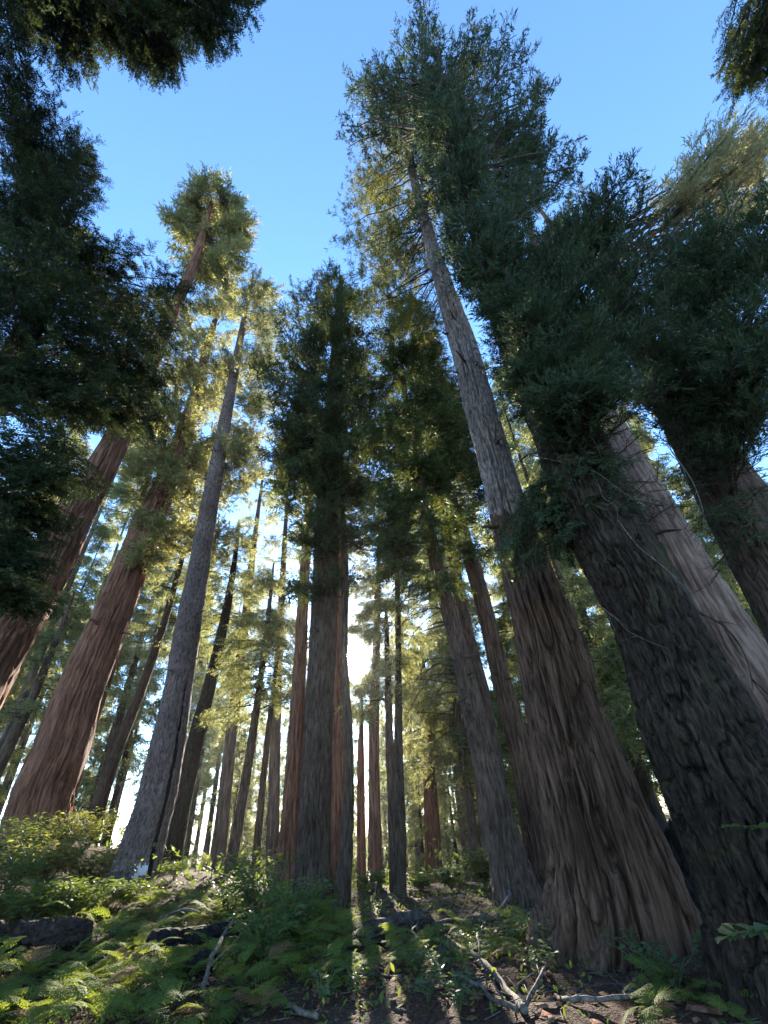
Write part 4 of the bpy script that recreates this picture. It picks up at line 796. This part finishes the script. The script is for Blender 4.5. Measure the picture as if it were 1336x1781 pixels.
n = 2600; x = rs_.uniform(-7, 9, n); y = rs_.uniform(4.4, 14, n); z = gz(x, y) + .008; a = rs_.uniform(0, 6.28, n); L = rs_.uniform(.015, .07, n) * np.where(rs_.random(n) < .08, 2.2, 1); W_ = L * rs_.uniform(.25, .6, n); hh = rs_.uniform(.004, .02, n)
ca, sa = np.cos(a), np.sin(a); cs_ = []
for (sx, sy, sz_) in ((-1, -1, 0), (1, -1, 0), (1, 1, 0), (-1, 1, 0), (-.8, -.7, 1), (.9, -.8, 1), (.8, .9, 1), (-.9, .7, 1)):
    tl = rs_.normal(size=n) * .006
    cs_.append(np.stack([x + ca * sx * L - sa * sy * W_, y + sa * sx * L + ca * sy * W_, z + hh * sz_ + tl], 1))
V = np.stack(cs_, 1).reshape(-1, 3); b8 = (np.arange(n) * 8)[:, None]
F = np.concatenate([b8 + np.array([q]) for q in ((4, 5, 6, 7), (0, 1, 5, 4), (1, 2, 6, 5), (2, 3, 7, 6), (3, 0, 4, 7))])
tag(mesh_obj('bark_chips', V, [F], B_RED), 'fallen bark chips scattered over the duff', kind='stuff')

# ------------------------------------------------------------------ ferns
def frond_mesh(seed, L=.75):
    r = np.random.default_rng(seed); tri = []; n = 15
    def rach(t): return np.array([L * t * (1 - .12 * t), .04 * math.sin(3 * t + seed), L * (.62 * t - .72 * t * t)])
    for k in range(14):
        a, b = rach(k / 14), rach((k + 1) / 14); s = np.array([0, .004, 0]); tri += [[a - s, a + s, b]]
    for k in range(2, n + 1):
        t = k / (n + .5); pl = L * .34 * (math.sin(math.pi * min(1, t * .92 + .12)) ** .8) * (1 - .25 * t) + .015; c = rach(t); tg = unit(rach(min(1, t + .04)) - rach(t - .04))
        for side in (-1, 1):
            lat = np.array([0, side, 0]); d = unit(lat * .88 + tg * .5 + np.array([0, 0, -.12 + r.normal() * .06])); m = 5
            nrm_ = unit(np.cross(d, tg))
            for q in range(m):
                u = (q + .4) / m; bb = c + d * pl * u; w2 = pl * .16 * (1 - u * .75) + .004
                for s2 in (-1, 1):
                    pv = unit(np.cross(nrm_, d)) * s2; tip = bb + (pv * 1.0 + d * .55) * w2 + nrm_ * r.normal() * .004
                    tri.append([bb - d * pl * .09, bb + d * pl * .10, tip])
            tri.append([c + d * pl * .8 + tg * .006, c + d * pl * .8 - tg * .006, c + d * pl])
    v = np.array(tri).reshape(-1, 3); me = mesh_obj('frond', v, [np.arange(len(v)).reshape(-1, 3)], G_FERN)
    d = me.data; bpy.data.objects.remove(me); return d
G_FERNDEAD = leaf_mat('withered_fern', (.16, .095, .045), (.2, .12, .04), .35, spec=.05, rough=.8)
FR = [frond_mesh(s) for s in (3, 5, 8, 12)]
FRB = FR[1].copy(); FRB.materials[0] = G_FERNDEAD
rf = random.Random(21); FX = []
def fern(p, sc, nf, label='green bracken fern spreading its fronds among many others on the slope', group='ferns covering the slope', yaw=None):
    e = thing('fern', label, 'fern', p, group); k0 = rf.uniform(0, 6.28)
    for k in range(nf):
        o = bpy.data.objects.new('frond', FRB if rf.random() < .07 else rf.choice(FR)); COL.objects.link(o); o.parent = e
        a = k0 + 6.28 * k / nf + rf.uniform(-.4, .4)
        if yaw is not None: a = yaw + rf.uniform(-1.1, 1.1)
        o.rotation_euler = (rf.uniform(-.35, .35), rf.uniform(-.5, .35), a); s = sc * rf.uniform(.75, 1.2); o.scale = (s, s, s); o.location = (0, 0, .02 + rf.uniform(0, .18) * sc)
BARE = ((-40, 1610, 165, 1678), (250, 1612, 440, 1676), (330, 1690, 412, 1740), (20, 1715, 120, 1760), (240, 1745, 330, 1785))
def fern_zone(n, poly, sc, nf, mind=.28):
    c = 0
    for _ in range(n * 12):
        px = rf.uniform(poly[0], poly[2]); py = rf.uniform(poly[1], poly[3])
        if any(b[0] < px < b[2] and b[1] < py < b[3] for b in BARE): continue
        p = gpt(px, py)
        if any((p[0] - q[0]) ** 2 + (p[1] - q[1]) ** 2 < mind ** 2 for q in FX): continue
        FX.append(p); fern(p, sc * rf.uniform(.75, 1.15), rf.choice(nf)); c += 1
        if c >= n: break
fern_zone(56, (-60, 1660, 470, 1800), .70, (4, 5, 6, 7), .33)
fern_zone(84, (-60, 1570, 560, 1670), .82, (5, 6), .34)
fern_zone(24, (380, 1590, 620, 1720), .68, (5, 6), .3)
fern_zone(10, (600, 1630, 760, 1700), .6, (4, 5), .3)
fern_zone(14, (760, 1610, 950, 1680), .6, (4, 5), .3)
fern_zone(10, (1130, 1710, 1290, 1790), .42, (4, 5), .25)

# ------------------------------------------------------------------ bushes, herbs, saplings
def leaf_shape(L, wd, fold=.12, lobes=False):
    t = np.array([0, .22, .5, .78, 1]); w_ = wd * np.array([.0, .75, 1, .62, 0])
    v = [[0, 0, 0]]
    for k in (1, 2, 3): v += [[L * t[k], -w_[k] / 2, fold * w_[k]], [L * t[k], 0, -.05 * L * t[k] ** 2], [L * t[k], w_[k] / 2, fold * w_[k]]]
    v.append([L, 0, -.1 * L])
    f3 = np.array([[0, 1, 2], [0, 2, 3], [7, 10, 8], [8, 10, 9]]); f4 = np.array([[1, 4, 5, 2], [2, 5, 6, 3], [4, 7, 8, 5], [5, 8, 9, 6]])
    return np.array(v, float), f3, f4
def leafy(name, label, cat, p, h, rad, nstem, nleaf, L, wd, mat, seed, group=None, lean=(0, 0), part='foliage', singles=False):
    r = np.random.default_rng(seed); root = thing(name, label, cat, p, group); lv, f3, f4 = leaf_shape(L, wd)
    stems, sf, n = [], [], 0; LV, L3, L4, m = [], [], [], 0; me0 = None
    for k in range(nstem):
        a = r.uniform(0, 6.28); e = np.array([math.cos(a) * rad * r.uniform(.2, 1) + lean[0], math.sin(a) * rad * r.uniform(.2, 1) + lean[1], h * r.uniform(.6, 1.05)]); t = np.linspace(0, 1, 6)[:, None]
        q = e * t + np.array([0, 0, h * .25]) * np.sin(np.pi * t) * .5 + r.normal(size=(6, 3)) * .03 * h * t
        v, f = tube(q, .006 + .006 * h, .002, 4, cap=False); stems.append(v); sf += [w_ + n for w_ in f]; n += len(v)
        for _ in range(nleaf):
            u = r.uniform(.25, 1); i = min(4, int(u * 5)); c = q[i] + (q[i + 1] - q[i]) * (u * 5 - i); aa = r.uniform(0, 6.28)
            d = unit(np.array([math.cos(aa), math.sin(aa), r.uniform(-.3, .35)])); off = d * r.uniform(.02, .3) * rad * .8
            y = unit(np.cross([r.normal() * .3, r.normal() * .3, 1.0], d)); z = np.cross(d, y); s = r.uniform(.6, 1.25); R = np.stack([d, y, z], 0)
            if singles:
                if me0 is None:
                    o = mesh_obj('leaf', lv, [f3, f4], mat); me0 = o.data
                else: o = bpy.data.objects.new('leaf', me0); COL.objects.link(o)
                o.parent = root; M = Matrix([list(R[:, 0]) + [0], list(R[:, 1]) + [0], list(R[:, 2]) + [0], [0, 0, 0, 1]]) if False else Matrix(((d[0], y[0], z[0], 0), (d[1], y[1], z[1], 0), (d[2], y[2], z[2], 0), (0, 0, 0, 1)))
                o.matrix_local = Matrix.Translation(Vector(c + off * .5)) @ M @ Matrix.Scale(s, 4)
            else:
                LV.append((lv @ R) * s + c + off); L3.append(f3 + m); L4.append(f4 + m); m += len(lv)
    mesh_obj('stems', np.concatenate(stems), sf, G_STEM, root)
    if LV: mesh_obj(part, np.concatenate(LV), [np.concatenate(L3), np.concatenate(L4)], mat, root); TRI[0] += len(LV) * 12
    return root
for k, (px, py, h, rd, ns_, nl, lab) in enumerate(((445, 1625, 1.15, .8, 26, 26, 'tallest sunlit broad-leaved bush behind the burnt log'), (395, 1605, .85, .55, 16, 22, 'sunlit bush left of the tallest broad-leaved bush'), (510, 1640, .8, .75, 22, 22, 'shaded broad-leaved bush before the dark central trunk'), (455, 1675, .6, .6, 16, 20, 'low shaded bush in front of the tallest bush'))):
    leafy('bush', lab, 'bush', gpt(px, py), h, rd, ns_, nl, .105, .065, G_BUSH, 500 + k)
for k, (px, py, D, h, rd, ns_, nl, lab) in enumerate(((75, 1520, 17, 1.3, 1.3, 40, 34, 'yellow-green sunlit shrub before the big red left trunk'), (150, 1525, 17.5, 1.0, .9, 26, 30, 'yellow-green shrub between the left shrub and the scarred fir'), (10, 1535, 15, 1.2, .9, 26, 26, 'green shrub cut by the left edge below the red trunk'), (60, 1575, 14, .7, 1.0, 28, 24, 'low leafy green shrub above the charred log'), (130, 1580, 14, .7, .9, 26, 24, 'low leafy green shrub right above the end of the charred log'), (215, 1572, 15, .5, .8, 18, 20, 'low green undergrowth bush at the foot of the scarred fir'),
                                                     (790, 1572, 15.5, .55, .7, 24, 22, 'low olive shrub on the rise left of the curving trunk'), (848, 1565, 15.0, .75, .5, 24, 26, 'bright yellow shrub against the left side of the curving trunk'), (735, 1572, 15.5, .4, .6, 18, 20, 'low olive shrub on the rise right of the twin trunk'), (650, 1560, 15.6, .45, .5, 16, 18, 'small green shrub at the foot of the pale reddish trunk'), (300, 1545, 19, .5, .6, 14, 18, 'small shrub right of the scarred fir'), (150, 1482, 23, 1.2, 1.3, 26, 26, 'yellow-green shrub on the bank right of the big red left trunk'), (110, 1475, 22, 1.2, 1.2, 24, 26, 'yellow-green shrub at the foot of the big red left trunk'), (205, 1492, 22, .8, 1.0, 22, 22, 'pale shrub on the bank left of the scarred fir'), (30, 1480, 20, 1.4, 1.2, 24, 24, 'tall green shrub hiding the left side of the foot of the big red trunk'))):
    q = P(px, py, D); q[2] = float(gz(q[0], q[1])[0])
    leafy('shrub', lab, 'shrub', q, h, rd, ns_, int(nl * 1.25), .135, .062, G_SHRUB if k in (0, 1, 7, 11, 12, 13) else G_BUSH, 520 + k)
for k, (px, py, h, rd, n1, n2, L, lab) in enumerate(((770, 1700, .35, .4, 9, 9, .085, 'sunlit herb clump with pale leaves in the middle foreground'), (725, 1700, .3, .35, 8, 8, .075, 'small sunlit herb left of the pale-leaved clump'), (800, 1765, .3, .3, 8, 8, .085, 'sunlit herb at the bottom beside the joined silvery sticks'), (745, 1745, .3, .3, 7, 8, .08, 'herb on the sunny bank at the bottom middle'),
                                             (830, 1660, .3, .4, 8, 8, .075, 'shaded herb under the long dead branch'), (880, 1650, .35, .45, 9, 9, .075, 'shaded herb left of the flared trunk foot'), (930, 1650, .4, .45, 10, 9, .08, 'leafy herb before the left foot of the flared trunk'), (985, 1665, .4, .45, 10, 9, .08, 'leafy herb against the flared trunk foot'), (940, 1700, .3, .4, 8, 8, .07, 'low herb right of the forked stick'),
                                             (1130, 1700, .35, .4, 9, 8, .085, 'pale herb in the duff before the flared trunk'), (1180, 1725, .35, .4, 9, 8, .085, 'shaded herb between the flared and black-barked trees'), (1020, 1640, .35, .3, 7, 8, .08, 'herb leaning on the flared trunk bark'), (560, 1745, .25, .3, 6, 6, .10, 'broad-leaved seedling in the red duff at the bottom middle'), (620, 1730, .25, .3, 6, 6, .09, 'seedling beside the root-like branch'), (1245, 1690, .3, .3, 7, 8, .08, 'herb at the left foot of the black-barked tree'), (530, 1590, .4, .4, 9, 9, .09, 'herb clump at the foot of the dark central trunk'), (1090, 1680, .25, .3, 7, 7, .07, 'small dark herb under the middle of the flared trunk'), (660, 1600, .3, .35, 8, 8, .08, 'sunlit herb beside the upper end of the dark fallen log'), (290, 1640, .35, .35, 8, 9, .08, 'leafy herb in front of the end of the charred log'), (180, 1655, .35, .4, 9, 9, .08, 'leafy herb right of the charred log'))):
    leafy('herb', lab, 'plant', gpt(px, py), h, rd, n1, n2, L, L * .62, G_HERB, 560 + k, singles=True)
def spray(name, label, pix, D, L, seed, n):
    r = np.random.default_rng(seed); W = np.array([P(x, y, D) for x, y in pix]); q = catmull(W, 16); b = W[0].copy(); b[2] = float(gz(b[0], b[1])[0])
    root = thing(name, label, 'sapling', b); low = np.array([b + np.array([.05, -.05, 0]), (b + W[0]) / 2 + np.array([.06, .0, .1])]); st = catmull(np.concatenate([low, W]), 26)
    v, f = tube(st, .014, .003, 5, .1, r); mesh_obj('stem', v, f, B_TWIG, root, origin=b)
    lv, f3, f4 = leaf_shape(L, L * .6); me0 = None
    for k in range(n):
        c = q[4 + int(11 * k / n)]; sd = 1 if k % 2 else -1; tg = unit(W[-1] - W[0]); d = unit(tg * .5 + np.cross(tg, [0, 0, 1.0]) * sd * .8 + np.array([0, 0, r.normal() * .15])); y = unit(np.cross([r.normal() * .25, r.normal() * .25, 1.0], d)); z = np.cross(d, y)
        if me0 is None: o = mesh_obj('leaf', lv, [f3, f4], G_HERB); me0 = o.data
        else: o = bpy.data.objects.new('leaf', me0); COL.objects.link(o)
        o.parent = root; o.matrix_local = Matrix.Translation(Vector(c - b)) @ Matrix(((d[0], y[0], z[0], 0), (d[1], y[1], z[1], 0), (d[2], y[2], z[2], 0), (0, 0, 0, 1))) @ Matrix.Scale(r.uniform(.8, 1.2), 4)
spray('hazel_sapling', 'sapling branch with big lit leaves before the black-barked trunk low at right', [(1400, 1610), (1350, 1612), (1300, 1618), (1262, 1632)], 4.6, .15, 601, 15)
spray('hazel_sapling', 'sapling twig with narrow dark leaves before the black-barked trunk at the right edge', [(1400, 1440), (1350, 1440), (1300, 1438), (1250, 1440)], 5.0, .13, 602, 9)

# low ground cover, too fine to count
rg = np.random.default_rng(88); n = 12500
x = rg.uniform(-9, 8, n); y = rg.uniform(4.5, 17, n)
dens = fbm(np.stack([x * .7, y * .7, 0 * x], -1), 3, 44); keep = (dens > .47) | ((x < -.5) & (dens > .36)); keep |= (np.abs(x - .4) < 1.6) & (y > 6.5) & (y < 13) & (dens > .40); keep &= ~((x > 1.8) & (y < 8) & (dens < .56)); x, y = x[keep], y[keep]; n = len(x)
z = gz(x, y); lv, f3, f4 = leaf_shape(.07, .03); tri = np.concatenate([f3, f4[:, [0, 1, 2]], f4[:, [0, 2, 3]]])
d = unit(np.stack([rg.normal(size=n), rg.normal(size=n), rg.uniform(.0, 1.0, n)], 1)); yv = unit(np.cross(np.array([0, 0, 1.0]) + rg.normal(size=(n, 3)) * .3, d)); zv = np.cross(d, yv); R = np.stack([d, yv, zv], 1); s = rg.uniform(.6, 1.5, n)
V = (np.einsum('vk,mkj->mvj', lv, R) * s[:, None, None] + np.stack([x, y, z + rg.uniform(.0, .10, n)], 1)[:, None]).reshape(-1, 3)
F = (tri[None] + (np.arange(n) * len(lv))[:, None, None]).reshape(-1, 3)
tag(mesh_obj('ground_cover', V, [F], G_FERN), 'low green ground cover on the forest floor', kind='stuff')
rg = np.random.default_rng(89); n = 11000
az = np.radians(rg.uniform(-50, 44, n)); D = rg.uniform(14.5, 48, n) ** 1.0
x = D * np.sin(az); y = D * np.cos(az); dens = fbm(np.stack([x * .35, y * .35, 0 * x], -1), 3, 45); keep = (dens > .37) & (D > 15 + np.clip((-np.degrees(az) - 14) / 22, 0, 1) * 4); x, y, D, dens = x[keep], y[keep], D[keep], dens[keep]; n = len(x)
z = gz(x, y); d = unit(np.stack([rg.normal(size=n), rg.normal(size=n), rg.uniform(.0, 1.2, n)], 1)); yv = unit(np.cross(np.array([0, 0, 1.0]) + rg.normal(size=(n, 3)) * .4, d)); zv = np.cross(d, yv); R = np.stack([d, yv, zv], 1); sz = rg.uniform(1.2, 2.6, n) * (1 + D / 40)
V = (np.einsum('vk,mkj->mvj', lv, R) * sz[:, None, None] + np.stack([x, y, z + rg.uniform(.0, 1, n) ** 1.5 * (.25 + 1.1 * np.clip(dens - .42, 0, .3) / .3)], 1)[:, None]).reshape(-1, 3)
F = (tri[None] + (np.arange(n) * len(lv))[:, None, None]).reshape(-1, 3)
tag(mesh_obj('undergrowth', V, [F], G_BUSH), 'bushy undergrowth on the far side of the rise', kind='stuff')
hz = bpy.data.materials.new('glow_haze'); hz.use_nodes = True; hn = hz.node_tree; hn.nodes.clear()
ho = hn.nodes.new('ShaderNodeOutputMaterial'); hv = hn.nodes.new('ShaderNodeVolumePrincipled'); hn.links.new(hv.outputs[0], ho.inputs['Volume'])
hv.inputs['Color'].default_value = (.94, .95, 1, 1); hv.inputs['Density'].default_value = .00018; hv.inputs['Anisotropy'].default_value = .75  # haze volume added so the sun glows over the trunks
xs = (-430, 430); ys = (-170, 660); zs = (float(GZ.min()) - 1.0, 62.0)
hb = np.array([[x, y, z] for x in xs for y in ys for z in zs], float)
tag(mesh_obj('haze', hb, [np.array([[0, 1, 3, 2], [4, 6, 7, 5], [0, 4, 5, 1], [2, 3, 7, 6], [0, 2, 6, 4], [1, 5, 7, 3]])], hz), 'thin haze added for a glow between the trees', kind='stuff')
SC.cycles.volume_bounces = 0
print('TRIANGLES', TRI[0], 'far trees', cnt)
